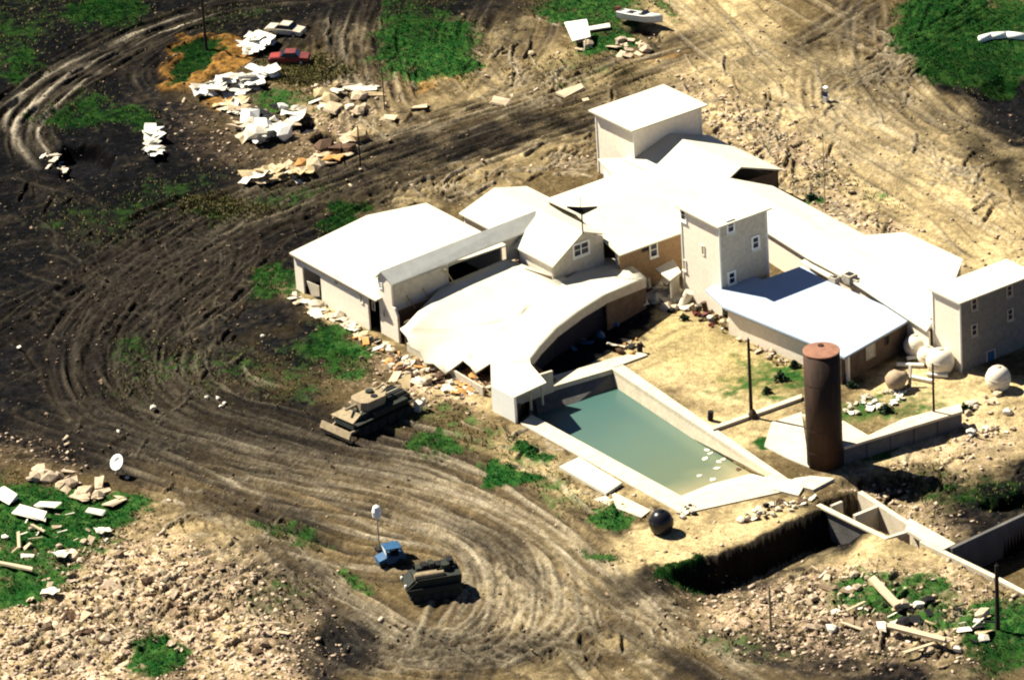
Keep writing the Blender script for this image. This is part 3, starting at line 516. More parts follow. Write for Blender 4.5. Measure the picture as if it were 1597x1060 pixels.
# front-gabled house
ho = thing('gabled_house', 'front gabled white upper room with one wide window standing above the gym roof', 'building', (-5, 10, 0))
shell('roof', [(-8.5, 6.8, 5), (-2.0, 6.8, 5), (-2.1, 10.8, 7.5), (-9.3, 10.8, 7.5), (-2.9, 13.7, 6.1), (-9.3, 13.7, 6.1)], [(0, 1, 2, 3), (3, 2, 4, 5)], .15, MT['roof'], ho)
prism('front_wall', [(-2.5, 7.1, 0), (-2.5, 13.4, 0), (-2.5, 13.4, 6.05), (-2.5, 10.8, 7.3), (-2.5, 7.1, 5)], (-.2, 0, 0), MT['sheath'], ho)
wall(ho, (-8.2, 7.1), (-2.71, 7.1), 4.95, 4.95, MT['wall']); wall(ho, (-8.2, 13.4), (-8.2, 7.1), 5, 5, MT['wall'])
window(ho, 906, 388, (-2.5, 0, 0), NX, 1.7, 1.15, .2)
for s_ in (-.05,): p = onplane(906, 388, Vector((-2.4, 0, 0)), Vector((1, 0, 0))); MB().box(p+Vector((.0, 0, 0)), (.08, .1, 1.15)).build('mullion', MT['frame'], ho)

# rear hall
rh = thing('rear_hall', 'broad white gabled hall behind the antenna with a tan wall and tall window', 'building', (-7, 20, 0))
shell('roof', [(.4, 13.2, 5), (.4, 27, 5), (-9, 27, 6.1), (-8.6, 14.6, 6.1), (-15.5, 15.9, 5), (-15.5, 27, 5)], [(0, 1, 2, 3), (3, 2, 5, 4)], .15, MT['roof'], rh)
prism('tan_wall', [(-.1, 13.5, 0), (-.1, 26.7, 0), (-.1, 26.7, 4.9), (-.1, 13.5, 4.9)], (-.2, 0, 0), mat('tan_brick_wall', (.26, .17, .09), .9, .25, 4, .3), rh)
wall(rh, (-15.2, 26.5), (-15.2, 16), 4.9, 4.9, MT['wall']); wall(rh, (-2, 14.4), (-.32, 13.6), 4.9, 4.9, MT['wall'])
wall(rh, (-.4, 26.7), (-15.2, 26.7), 4.9, 4.9, MT['wall'])
window(rh, 1019, 389, (-.1, 0, 0), NX, .75, 1.4, .14); window(rh, 1006, 386, (-.1, 0, 0), NX, .7, .7, .05, False, 'brownwall', 'dark', cross=False)
pc = [P(1022, 419, 2.6), P(1045, 437, 2.6), P(1062, 424, 2.6), P(1050, 404, 2.6)]
shell('porch_roof', pc, [(0, 1, 2, 3)], .15, MT['roof'], rh); prism('porch_wall', [pc[1]+Vector((-.2, .2, -.16)), pc[2]+Vector((-.2, -.1, -.16)), Vector((pc[2].x-.2, pc[2].y-.1, 0)), Vector((pc[1].x-.2, pc[1].y+.2, 0))], (-.12, 0, 0), MT['sheath'], rh)

# north-east tower
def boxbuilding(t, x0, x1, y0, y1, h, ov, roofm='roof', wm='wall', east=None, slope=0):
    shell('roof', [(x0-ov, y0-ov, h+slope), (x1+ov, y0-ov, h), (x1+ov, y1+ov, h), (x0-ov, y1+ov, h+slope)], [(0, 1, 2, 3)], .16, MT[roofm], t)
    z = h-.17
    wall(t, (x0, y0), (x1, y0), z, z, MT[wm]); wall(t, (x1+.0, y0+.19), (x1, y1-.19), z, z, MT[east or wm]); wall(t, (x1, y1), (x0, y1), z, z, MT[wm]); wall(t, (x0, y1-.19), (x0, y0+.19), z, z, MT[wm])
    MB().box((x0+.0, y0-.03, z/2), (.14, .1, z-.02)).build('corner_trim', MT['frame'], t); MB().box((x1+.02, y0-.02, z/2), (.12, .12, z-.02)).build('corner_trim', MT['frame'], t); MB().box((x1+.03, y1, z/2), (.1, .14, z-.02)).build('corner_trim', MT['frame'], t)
bt = thing('back_tower', 'plain windowless white tower with a flat overhanging roof at the far back corner', 'tower', (-23, 35, 0))
boxbuilding(bt, -26.3, -19.9, 30.5, 39.3, 7, .55)
bh = thing('back_hall', 'low white gabled hall in the shadow of the windowless back tower', 'building', (-14, 35, 0))
shell('roof', [(-20.9, 29.8, 3.4), (-7, 29.8, 3.4), (-8.1, 35.2, 5), (-19.8, 35.2, 5), (-20.2, 40.5, 3.1), (-8, 40.5, 3.1)], [(0, 1, 2, 3), (3, 2, 5, 4)], .15, MT['roof'], bh)
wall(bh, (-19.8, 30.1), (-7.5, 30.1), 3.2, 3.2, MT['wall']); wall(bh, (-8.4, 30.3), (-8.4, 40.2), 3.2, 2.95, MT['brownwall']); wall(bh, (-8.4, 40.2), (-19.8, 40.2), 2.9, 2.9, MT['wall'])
# linking low roofs between rear hall and back hall
lk = thing('link_roof', 'low white link roof between the windowless back tower and the rear hall', 'building', (-14, 28, 0))
shell('roof', [(-23, 28.1, 3.3), (-21, 31.0, 3.2), (-17, 30.4, 3.2), (-6, 31, 3.2), (-4, 26, 3.3), (-14, 25, 3.4)], [(0, 1, 2, 3, 4, 5)][::-1], .15, MT['roof'], lk)
wall(lk, (-22.4, 28.3), (-14, 25.3), 3.1, 3.2, MT['wall'])

# dormitory range
do = thing('dormitory_range', 'long low white gabled dormitory range running behind the central tower', 'building', (10, 33, 0))
A_ = [P(1066, 290, 3.5), P(1205, 290, 3.5), P(1350, 367, 3.6), P(1412, 362, 4.2), P(1502, 404, 4.2), P(1462, 500, 3.4), P(1445, 516, 3.3), P(1330, 440, 3.5), P(1262, 404, 3.5), P(1180, 352, 3.5)]
R_ = [P(1140, 278, 4.6), P(1210, 320, 4.5), P(1310, 380, 4.5), P(1400, 430, 4.6), P(1480, 460, 4.4)]
shell('roof', A_+R_, [(0, 9, 11, 10), (0, 10, 1), (10, 11, 1), (1, 11, 12, 2), (9, 8, 11), (11, 8, 12), (8, 7, 12), (12, 7, 13), (2, 12, 13, 3), (7, 6, 13), (13, 6, 14), (6, 5, 14), (3, 13, 14, 4), (4, 14, 5)], .15, MT['roof'], do)
ins = Vector((-.1, .35, 0))
for i, j, mm in ((9, 8, 'wall'), (8, 7, 'wall'), (7, 6, 'wall')): a, b = A_[i]+ins, A_[j]+ins; wall(do, (a.x, a.y), (b.x-.02, b.y), a.z-.2, b.z-.2, MT[mm])
for i, j in ((2, 1), (4, 3)): a, b = A_[i]-ins, A_[j]-ins; wall(do, (a.x, a.y), (b.x, b.y), a.z-.2, b.z-.2, MT['wall'])
for (u, v) in ((1390, 470), (1362, 455), (1345, 447)): window(do, u, v+10, A_[7]+ins, (0, -1, 0), .5, .7, .1, False, 'wall', 'brown', cross=False)
aw = [P(1248, 408, 2.9), P(1256, 403, 3.1), P(1300, 428, 3.1), P(1298, 436, 2.9)]
shell('awning', aw, [(0, 1, 2, 3)], .12, MT['roof'], do)

# flat wing in front of it
fl = thing('flat_wing', 'low flat roofed white wing with dark east wall beside the rusty cylinder', 'building', (21, 22, 0))
F_ = [P(1100, 452, 3.0), P(1129, 479, 3.0), P(1240, 525, 3.0), P(1317, 557, 3.0), P(1423, 496, 3.0), P(1340, 459, 3.1), P(1279, 433, 3.1), P(1252, 414, 3.1), P(1190, 436, 3.05), P(1150, 420, 3.05)]
shell('roof', F_, [tuple(range(10))], .2, MT['roof_blue'], fl)
def insetw(t, a, b, m, ins_, **k): n_ = Vector((b.y-a.y, a.x-b.x, 0)).normalized(); a = a-n_*ins_; b = b-n_*ins_; return wall(t, (a.x, a.y), (b.x, b.y), a.z-.21, b.z-.21, m, **k)
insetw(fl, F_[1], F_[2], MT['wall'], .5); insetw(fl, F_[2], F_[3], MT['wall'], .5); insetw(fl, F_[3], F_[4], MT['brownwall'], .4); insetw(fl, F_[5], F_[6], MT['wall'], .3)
fascia(fl, F_[1], F_[2], .25, 'concrete2', -.1); fascia(fl, F_[2], F_[3], .25, 'concrete2', -.1); fascia(fl, F_[3], F_[4], .2, 'brownwall', -.05)
ep = F_[3].lerp(F_[4], .5); en = Vector((F_[4].y-F_[3].y, F_[3].x-F_[4].x, 0)).normalized(); ep = ep-en*.38
window(fl, 1357, 547, ep, en, 1.3, 1.4, .08, False, 'concrete2', 'concrete2', cross=False); window(fl, 1383, 530, ep, en, .5, .9, .08, False, 'brownwall', 'dark', cross=False); window(fl, 1321, 588, ep, en, .5, .7, .08, False, 'blue', 'blue', cross=False)
for (u, v, s_) in ((1302, 440, .7), (1325, 440, 1.1), (1337, 444, .8), (1297, 437, .5)):
    p = P(u, v, 3.1); a_ = MB().box((p.x, p.y, 3.1+s_*.4), (s_, s_, s_*.8), .1).build('roof_unit', MT['concrete2'], fl); MB().box((p.x, p.y, 3.1+s_*.8+.03), (s_*.6, s_*.6, .06), .1).build('roof_unit_grille', MT['dark'], a_)

# central tower
ct = thing('central_tower', 'tall square four storey cream tower with three windows in its shaded wall', 'tower', (6.9, 21, 0))
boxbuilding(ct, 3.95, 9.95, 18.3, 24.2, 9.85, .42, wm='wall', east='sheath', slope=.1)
for (u, v) in ((1139, 353), (1178, 378), (1141, 433)): window(ct, u, v, (9.95, 0, 0), NX, .62, 1.05, .22)
window(ct, 1066, 335, (0, 18.3, 0), NY, .6, 1.0, .2); window(ct, 1097, 390, (0, 18.3, 0), NY, .3, .9, .08, False, 'wall', 'concrete2', cross=False); window(ct, 1068, 413, (0, 18.3, 0), NY, .4, 1.0, .08, True, 'wall', 'concrete2', cross=False)
# right tower
rw = thing('right_tower', 'three storey cream tower at the right edge with a dark shaded wall of small windows', 'tower', (33, 31, 0))
k0, k1, k2, k3 = P(1445, 451, 7.4), P(1497, 473, 7.4), P(1640, 412, 7.4), P(1533, 389, 7.4)
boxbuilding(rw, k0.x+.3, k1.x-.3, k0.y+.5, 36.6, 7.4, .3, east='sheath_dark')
xe = k1.x-.3
for (u, v) in ((1519, 474), (1574, 453), (1519, 514), (1575, 490)): window(rw, u, v, (xe, 0, 0), NX, .5, 1.0, .14, fm='concrete2')
window(rw, 1545, 560, (xe, 0, 0), NX, .9, 1.8, .1, False, 'concrete2', 'blue', door=True, cross=False)
window(rw, 1453, 497, (0, k0.y+.5, 0), NY, .2, .25, .06, False, 'wall', 'brown', cross=False)


# antenna
an = thing('roof_antenna', 'dark v shaped antenna on a thin pole above the gabled house roof', 'antenna', P(909, 364, 7.4))
b0 = Vector(an['_w']); pt = b0+Vector((0, 0, 2.2))
MB().add(tube(b0, pt, .07)).build('mast', MT['steel'], an)
L_, R2_ = pt-Vector(RX)*1.45, pt+Vector(RX)*1.5
for e in (L_, R2_):
    e = e+Vector((0, 0, .55)); w2 = Vector((.0, .0, .12))
    prism('wing_panel', [pt+Vector((0, 0, -.22)), pt+Vector((-.3, .2, .48)), e+Vector((-.1, .1, .12)), e], (.06, .04, 0), MT['charred'], an)
MB().add(tube(pt+Vector((-.2, 0, .1)), pt+Vector((-1.2, .8, 1.1)), .04)).build('rod', MT['steel'], an)

# ------------------------------------------------------------------ pool
po = thing('swimming_pool', 'empty edged concrete swimming pool half filled with green murky water', 'swimming pool', (25, -3, 0))
O = {k: P(*v) for k, v in dict(fr=(957, 560), fl=(826, 598), nl=(1063, 802), nr=(1268, 757), wl=(812, 661), nrr=(1228, 747)).items()}
I = {k: P(*v) for k, v in dict(fr=(955, 577), fl=(832, 613), wl=(845, 668), nl=(1052, 782), nr=(1204, 741)).items()}
WZ = -1.5
wi = dict(fr=P(959, 603, WZ), fl=P(840, 645, WZ), nl=P(1055, 783, WZ), nr=P(1176, 737, WZ))
def slab(name, pts, z, th, m, parent): return prism(name, [Vector((p.x, p.y, z)) for p in pts], (0, 0, -th), m, parent)
slab('rim_slab', [O['fr'], O['fl'], I['fl'], I['fr']], .12, .5, MT['concrete'], po)
midr = I['fr'].lerp(I['nr'], .5); midro = O['fr'].lerp(O['nrr'], .5)
slab('rim_slab', [O['fr']+Vector((.02, 0, 0)), I['fr']+Vector((.02, 0, 0)), midr, midro], .10, .5, MT['concrete'], po); slab('rim_slab', [midro+Vector((.03, 0, 0)), midr+Vector((.03, 0, 0)), I['nr'], O['nrr']], .11, .5, MT['concrete'], po)
ol_, il_ = O['wl'], Vector((14.6, -8.35, 0)); inl = Vector((I['nl'].x, -8.05, 0))
ml, mi = O['wl'].lerp(O['nl'], .5), il_.lerp(inl, .5)
slab('rim_slab', [O['wl'], ml, mi, il_], .12, .5, MT['concrete'], po); slab('rim_slab', [ml+Vector((.03, 0, 0)), O['nl'], inl, mi+Vector((.03, 0, 0))], .11, .5, MT['concrete'], po)
slab('near_deck', [inl+Vector((.02, 0, 0)), O['nl']+Vector((.02, 0, 0)), O['nr'], O['nrr']+Vector((.02, 0, 0)), I['nr']+Vector((.02, 0, 0))], .10, .5, MT['concrete'], po)
def pwall(name, a, b, c, d, m, vec): return prism(name, [a, b, c, d], vec, m, po)
Zt = Vector((0, 0, -.38))
lowz = lambda p: Vector((p.x, p.y, -2.6))
def down(top, wl): t_ = top+Zt; return t_+(wl-t_)*((2.6-.38)/(1.5-.38))
pwall('basin_wall', I['fr']+Zt, I['fl']+Zt, down(I['fl'], wi['fl']), down(I['fr'], wi['fr']), MT['concrete_shade'], (-.3, 0, 0))  # far wall's shade painted in as darker concrete
pwall('basin_wall', I['nr']+Zt, I['fr']+Zt, down(I['fr'], wi['fr']), down(I['nr'], wi['nr']), MT['concrete'], (0, .3, 0))
pwall('basin_wall', il_+Zt, inl+Zt, lowz(Vector((inl.x, -7.6, 0))), lowz(Vector((12.4, -7.9, 0))), MT['concrete2'], (0, -.3, 0))
pwall('basin_wall', inl+Zt, I['nr']+Zt, down(I['nr'], wi['nr']), down(inl, P(1048, 779, WZ)), MT['concrete'], (.3, 0, 0))
pwall('basin_wall', I['fl']+Zt, il_+Zt, lowz(Vector((12.4, -7.9, 0))), lowz(wi['fl']), MT['concrete_shade'], (-.3, -.2, 0))  # shaded corner wall, darkened by colour too
wm_ = bpy.data.materials.new('murky_pool_water'); wm_.use_nodes = True; n = wm_.node_tree; b = n.nodes['Principled BSDF']; b.inputs['Roughness'].default_value = .22; b.inputs['Specular IOR Level'].default_value = .3
tc = n.nodes.new('ShaderNodeTexCoord'); sp = n.nodes.new('ShaderNodeSeparateXYZ'); n.links.new(tc.outputs['Object'], sp.inputs[0])
no = n.nodes.new('ShaderNodeTexNoise'); no.inputs['Scale'].default_value = .25; n.links.new(tc.outputs['Object'], no.inputs['Vector'])
ma = n.nodes.new('ShaderNodeMath'); ma.operation = 'MULTIPLY_ADD'; ma.inputs[1].default_value = 4.5; n.links.new(no.outputs['Fac'], ma.inputs[0]); n.links.new(sp.outputs['X'], ma.inputs[2])
mr = n.nodes.new('ShaderNodeMapRange'); mr.inputs[1].default_value = -10; mr.inputs[2].default_value = 12.8; n.links.new(ma.outputs[0], mr.inputs[0])
cr = n.nodes.new('ShaderNodeValToRGB'); e = cr.color_ramp.elements; e[0].position = 0; e[0].color = (.042, .096, .088, 1); e[1].position = 1; e[1].color = (.26, .23, .13, 1)
x_ = e.new(.45); x_.color = (.082, .128, .098, 1); x_ = e.new(.82); x_.color = (.105, .135, .085, 1)
n.links.new(mr.outputs[0], cr.inputs[0]); n.links.new(cr.outputs[0], b.inputs['Base Color'])
wv = [Vector((wi['fr'].x-.3, wi['fr'].y+.5, WZ)), Vector((11.5, -5, WZ)), Vector((12, -9, WZ)), Vector((36.2, -8.3, WZ)), Vector((36.8, 1.8, WZ))]
wo = prism('pool_water', wv, (0, 0, -1.3), wm_, None, origin=(25, -3, 0)); wo['kind'] = 'structure'
for k, (u, v) in enumerate([(1103, 702), (1108, 707), (1121, 720), (1118, 730), (1112, 748), (1100, 715), (1128, 716), (1090, 742), (1152, 732)]):
    p = P(u, v, WZ); tag(prism('floating_debris', [p+Vector((random.uniform(.15, .45)*math.cos(t), random.uniform(.15, .45)*math.sin(t), .05)) for t in np.arange(0, 6.2, 1.05)], (0, 0, -.12), MT['sheet'] if k < 8 else MT['brown']), 'pale scrap floating at the shallow end of the green pool', 'debris', 'scraps floating in the pool')
def paving(px, z, label, m='concrete', name='concrete_slab', th=.3, zz=None):
    ps = [P(u, v, z) for u, v in px]; return tag(prism(name, ps, (0, 0, -th), MT[m]), label, 'slab')
paving([(872, 727), (903, 712), (970, 752), (945, 769)], .35, 'rectangular pale slab lying beside the left rim of the pool', 'roof')
paving([(925, 778), (960, 768), (1015, 795), (1000, 806)], .05, 'low pale slab lying near the black round tank')
paving([(1245, 757), (1262, 741), (1302, 745), (1268, 763)], .25, 'pale slab at the pool corner below the rusty cylinder')
paving([(1203, 658), (1250, 642), (1262, 728), (1226, 713), (1192, 695)], .12, 'pale sloping slab just left of the rusty cylinder', 'concrete')
paving([(1205, 762), (1240, 745), (1263, 742), (1245, 772)], .2, 'thin white slab hanging over the pool corner deck', 'roof')
paving([(940, 562), (1000, 548), (1010, 553), (958, 572)], .16, 'pale slab behind the far corner of the pool', 'concrete')
tag(prism('kerb_strip', [P(1110, 665, .3), P(1112, 669, .3), P(1250, 620, .3), P(1250, 614, .3)], (0, 0, -.4), MT['concrete']), 'thin pale kerb running from the pool edge to the rusty cylinder', 'kerb')

# ------------------------------------------------------------------ vault and retaining walls
vt = thing('concrete_vault', 'low concrete vault with a pale top and dark side wall behind the rusty cylinder', 'vault', (41, 13, 0))
T_ = [P(1250, 645, 1.8), P(1317, 697, 1.8), P(1355, 679, 1.8), P(1316, 656, 1.8)]
shell('top_slab', T_, [(0, 3, 2, 1)], .25, MT['concrete'], vt)
T2 = [P(1317, 697, 1.78), P(1501, 641, 1.78), P(1497, 629, 1.78), P(1410, 652, 1.78), P(1355, 678, 1.78)]
shell('wall_cap', T2, [(0, 1, 2, 3, 4)], .25, MT['concrete'], vt)
a, b = T2[0], T2[1]; prism('side_wall', [Vector((a.x-.1, a.y, 1.53)), Vector((b.x-.1, b.y, 1.53)), Vector((b.x-.1, b.y, -.6)), Vector((a.x-.1, a.y, -1.0))], (-.4, 0, 0), MT['concrete_shade'], vt)  # side wall coloured dark to paint in its shade
for t in (.2, .4, .6, .8): p = a.lerp(b, t); MB().box((p.x-.04, p.y, .5), (.12, .25, 1.9)).build('buttress', MT['concrete_shade'], vt)
bk = thing('sunken_bunker', 'long sunken concrete bunker without roof, split by cross walls, at the right edge', 'bunker', (55, 3, 0))
def thick(name, pa, pb, zt, zb, th, m, par):
    a, b = P(*pa, zt), P(*pb, zt); n_ = Vector((b.y-a.y, a.x-b.x, 0)).normalized()*th/2
    return prism(name, [a-n_, b-n_, b+n_, a+n_], (0, 0, zb-zt), m, par)
thick('long_wall', (1276, 786), (1384, 839), -.05, -3.3, .5, MT['concrete_shade'], bk); thick('coping', (1276, 786), (1384, 839), .12, -.045, .54, MT['concrete'], bk); thick('long_wall', (1341, 766), (1447, 835), .2, -3, .5, MT['concrete'], bk)  # first wall's body painted as shaded, under a pale coping
thick('cross_wall', (1332, 803), (1374, 786), .12, -3, .35, MT['concrete'], bk); thick('cross_wall', (1381, 838), (1417, 827), .14, -3, .35, MT['concrete'], bk); thick('cross_wall', (1296, 788), (1313, 781), .12, -3, .3, MT['concrete2'], bk)
fw_ = thick('face_wall', (1437, 843), (1553, 899), .25, -3.4, .5, MT['concrete'], bk); thick('face_wall', (1556, 901), (1640, 945), .25, -3.0, .5, MT['concrete'], bk)
thick('room_wall', (1483, 854), (1640, 781), .3, -3, .35, MT['concrete_shade'], bk)  # shade inside the room painted into the wall colour
slab('roof_slab', [P(1418, 812), P(1490, 852), P(1470, 862), P(1437, 845), P(1412, 830)], .32, .3, MT['concrete'], bk)
wall(bk, (P(1436, 832).x, P(1436, 832).y), (P(1439, 850).x, P(1439, 850).y), 0, 0, MT['rustlid'], z0=-3, name='end_wall')

# ------------------------------------------------------------------ rusty cylinder and round tanks
cy = P(1287, 722, 0); tk = thing('water_cylinder', 'tall rusty brown steel cylinder standing upright near the pool corner', 'storage tank', (cy.x, cy.y, -.1))
Rr = 1.68; HT = 11.6
MB().add(lathe([(Rr, 0), (Rr, HT-.02)], (cy.x, cy.y, -.1), 48)).build('shell', MT['rust'], tk, smooth=False).data.polygons.foreach_set('use_smooth', [True]*48+[False]*2)
for z in (1.6, 3.9, 6.2, 8.5): MB().add(lathe([(Rr+.015, 0), (Rr+.02, .03), (Rr+.015, .06)], (cy.x, cy.y, z), 48)).build('weld_seam', MT['rust'], tk)
MB().add(lathe([(Rr+.03, 0), (Rr+.03, .12), (Rr-.1, .14), (.02, .16)], (cy.x, cy.y, HT-.12), 48)).build('lid', MT['rustlid'], tk)
MB().add(lathe([(.28, 0), (.28, .1), (.02, .12)], (cy.x-.7, cy.y+.5, HT+.03), 14)).build('hatch', MT['rust'], tk)
def ball(u, v, r, label, m='poly', h=None, legs=False, name='round_tank'):
    p = G(u, v); h = h or 1.75*r
    t = thing(name, label, 'storage tank', p, 'rounded plastic tanks beside the right tower' if m == 'poly' else None)
    prof = [(r*.55, 0), (r*.85, h*.12), (r*.99, h*.35), (r, h*.5), (r*.95, h*.66), (r*.78, h*.83), (r*.5, h*.95), (r*.2, h)]
    MB().add(lathe(prof, p, 24)).build('body', MT[m], t, smooth=True)
    MB().add(lathe([(r*.22, 0), (r*.24, .1), (r*.05, .13)], p+Vector((0, 0, h-.04)), 12)).build('cap', MT['concrete2' if m != 'black' else 'black'], t)
    for k in (.3, .6): MB().add(lathe([(r*1.005, 0), (r*1.01, .05)], p+Vector((0, 0, h*(.42 if k < .5 else .56))), 24)).build('hoop', MT[m], t)
    return t
ball(1032, 828, 1.12, 'shiny black round tank alone on the pale ground below the pool', 'black', 2.2)
ball(1428, 552, 1.15, 'cream round tank nearest the dark wall of the flat wing'); ball(1447, 566, 1.0, 'smaller round tank squeezed between two larger cream tanks')
ball(1467, 579, 1.35, 'widest cream round tank, before the white wall of the right tower', h=2.4); ball(1557, 607, 1.2, 'cream round tank standing alone at the far right of the row', h=2.4)
p = G(1404, 604); tt = thing('tipped_tank', 'tan conical tank tipped on its side with a dark open end', 'storage tank', p)
ax = Vector((.25, .9, .25)).normalized(); q_ = ax.to_track_quat('Z', 'Y'); c0 = p+Vector((0, -.6, .95))
v_, f_ = lathe([(.25, -.9), (.75, -.7), (1.0, -.2), (1.0, .4), (.55, .9), (.45, 1.2)], (0, 0, 0), 18); MB().add(([q_@x+c0 for x in v_], f_)).build('body', MT['tanpoly'], tt, smooth=True)
v_, f_ = lathe([(.4, 1.2), (.42, 1.3)], (0, 0, 0), 14); MB().add(([q_@x+c0 for x in v_], f_)).build('mouth', MT['dark'], tt)
prism('support_board', [p+Vector((.3, .6, 0)), p+Vector((.8, .5, 0)), p+Vector((.2, 1.2, 2.0)), p+Vector((-.1, 1.2, 2.0))], (.1, .1, 0), MT['concrete2'], tt)
for (u, v, l, r_) in ((1420, 572, 2.6, .15), (1437, 594, 2.2, -.2), (1462, 588, 2.0, .1), (1430, 560, 2.0, .5)):
    p = G(u, v, .25); tag(MB().box(p, (l, .35, .25), r_+.6).build('white_beam', MT['frame']), 'short white beam lying among the cream round tanks', 'beam', 'white beams among the round tanks')

# ------------------------------------------------------------------ utility poles
def upole(u, v, h, label, m='pole', r=.17, arm=False, lean=(0, 0)):
    p = G(u, v); t = thing('utility_pole', label, 'pole', p); top = p+Vector((lean[0], lean[1], h))
    MB().add(tube(p-Vector((0, 0, .3)), top, r*1.15, r*.8, 10)).build('shaft', MT[m], t)
    if arm: MB().box(top-Vector((0, 0, .5)), (.14, 1.7, .14), .4).build('crossarm', MT[m], t)
    for k in (1,): MB().add(tube(top-Vector((.0, 0, .15)), top+Vector((0, 0, .2)), .07, .05, 8)).build('insulator', MT['steel'], t)
    return t
upole(1172, 650, 8.1, 'dark timber pole standing in the yellow grass left of the rusty cylinder')
v_, f_ = lathe([(.5, 0), (.4, .5), (.15, .9)], (0, 0, 0), 9); p = G(1174, 651); tag(MB().add(([x+p for x in v_], f_)).build('soil_mound', MT['cloddark']), 'dark heap at the foot of the pole left of the rusty cylinder', 'mound')
upole(1457, 668, 6.6, 'thin dark pole in front of the cream round tanks', r=.12); upole(562, 256, 4.6, 'thin pole beside the pale debris bank at the upper left', r=.09)
upole(322, 80, 6.5, 'dark pole standing over the orange rimmed grass pit'); upole(1556, 985, 6.3, 'thick dark pole against the bunker wall at the lower right', r=.2)
upole(1287, 330, 8.5, 'faint thin pole in the tan field behind the dormitory', m='timber', r=.06); upole(600, 170, 4.5, 'short dark pole at the edge of the big grass patch', r=.07)
upole(1202, 978, 4.2, 'pale yellow timber post standing in the lower right rubble', m='timber', r=.13)

# ------------------------------------------------------------------ vehicles
def xf_at(p, ang, s=1): return Matrix.Translation(p) @ Matrix.Rotation(ang, 4, 'Z') @ Matrix.Scale(s, 4)
def part(t, X_, name, m, boxes=(), tubes=(), polys=(), smooth=False, parent=None):
    mb = MB()
    for b_ in boxes: mb.box(*b_)
    for t_ in tubes: mb.add(tube(*t_))
    for pl, vec in polys: mb.add(extr(pl, vec))
    return fixnorm(mb.build(name, MT[m], parent or t, xf=X_, smooth=smooth))
def runninggear(t, X_, L, wy, r=.38, n=6):
    for s in (-1, 1):
        h_ = r*2+.18; y = s*wy
        prof = [(-L/2+.1, .45*h_), (-L/2+.5, 0), (L/2-.5, 0), (L/2-.05, .5*h_), (L/2-.4, h_), (-L/2+.4, h_)]
        tr = part(t, X_, 'track', 'steel', polys=[([Vector((x, y-.28, z)) for x, z in prof], Vector((0, .56, 0)))])
        for k in range(n):
            x = -L/2+.75+k*(L-1.5)/(n-1); part(t, X_, 'road_wheel', 'olive', tubes=[((x, y+s*.27, r+.08), (x, y+s*.36, r+.08), r, r, 14)], parent=tr)
ang1 = math.atan2(*(P(628, 622, 1)-P(538, 664, 1)).yx)
p = G(583, 654); cv = thing('combat_engineer_vehicle', 'tracked military engineer vehicle with a pale dozer blade parked by the debris', 'armoured vehicle', p); X1 = xf_at(p+Vector((0, 0, 0)), ang1, 1.12)
runninggear(cv, X1, 6.4, 1.4)
part(cv, X1, 'hull', 'olive', polys=[([Vector((x, -1.15, z)) for x, z in ((-3.3, .7), (-2.9, .45), (3.1, .45), (3.3, 1.2), (3.2, 1.75), (-2.2, 1.75), (-3.2, 1.2))], Vector((0, 2.3, 0)))])
for s in (-1, 1): part(cv, X1, 'fender', 'tanpaint' if s > 0 else 'olive', boxes=[((0, s*1.42, 1.25), (6.5, .62, .08)), ((.6, s*1.42, 1.5), (3.8, .55, .42))])
part(cv, X1, 'engine_deck', 'olive', boxes=[((2.1, 0, 1.84), (2.0, 1.9, .14))]); 
for k in range(5): part(cv, X1, 'deck_rib', 'concrete2' if k == 2 else 'olive', boxes=[((2.1, -.8+k*.4, 1.95), (1.8, .08, .08))])
tu = part(cv, X1, 'turret', 'tanpaint', polys=[([Vector((x, y, 1.78)) for x, y in ((-1.9, -.6), (-1.5, -1.05), (.4, -1.1), (1.0, -.6), (1.0, .6), (.4, 1.1), (-1.5, 1.05), (-1.9, .6))], Vector((.1, 0, .75)))])
part(cv, X1, 'hatch', 'olive', tubes=[((.1, .4, 2.53), (.1, .4, 2.72), .38, .34, 12)], parent=tu); part(cv, X1, 'hatch', 'charred', tubes=[((-.2, -.5, 2.53), (-.2, -.5, 2.62), .32, .3, 12)], parent=tu)
part(cv, X1, 'gun', 'tanpaint', tubes=[((-1.7, 0, 2.15), (-3.0, 0, 2.15), .16, .12, 10)], parent=tu)
part(cv, X1, 'boom', 'tanpaint', tubes=[((-2.6, -.8, 1.5), (1.6, -.25, 2.75), .1, .1, 6), ((-2.6, .8, 1.5), (1.6, .25, 2.75), .1, .1, 6), ((1.6, -.25, 2.75), (1.6, .25, 2.75), .09, .09, 6)])
part(cv, X1, 'glacis', 'tanpaint', polys=[([Vector((-2.25, y, 1.77)) if i in (0, 1) else Vector((-3.22, y, 1.24)) for i, y in enumerate((-1.1, 1.1, 1.1, -1.1))], Vector((-.05, 0, .06)))])
bl = part(cv, X1, 'dozer_blade', 'tanpaint', polys=[([Vector((-4.25, -1.85, .05)), Vector((-4.45, -1.85, .5)), Vector((-4.2, -1.85, 1.05)), Vector((-4.05, -1.85, 1.0)), Vector((-4.28, -1.85, .5)), Vector((-4.08, -1.85, .05))], Vector((0, 3.7, 0)))])
part(cv, X1, 'push_arm', 'tanpaint', tubes=[((-4.2, 1.0, .5), (-2.4, 1.45, .7), .12, .12, 6), ((-4.2, -1.0, .5), (-2.4, -1.45, .7), .12, .12, 6)])
p = G(650, 622); 
p = G(653, 641); wr = thing('white_rubble_chunk', 'upright white chunk just right of the military engineer vehicle', 'chunk', p); MB().box(p+Vector((0, 0, .5)), (.7, .6, 1.1), .3, (.1, .2)).build('block', MT['sheet'], wr); MB().box(p+Vector((.2, .5, .9)), (.3, .3, .9), .3, (.3, .2)).build('stub', MT['sheet'], wr)

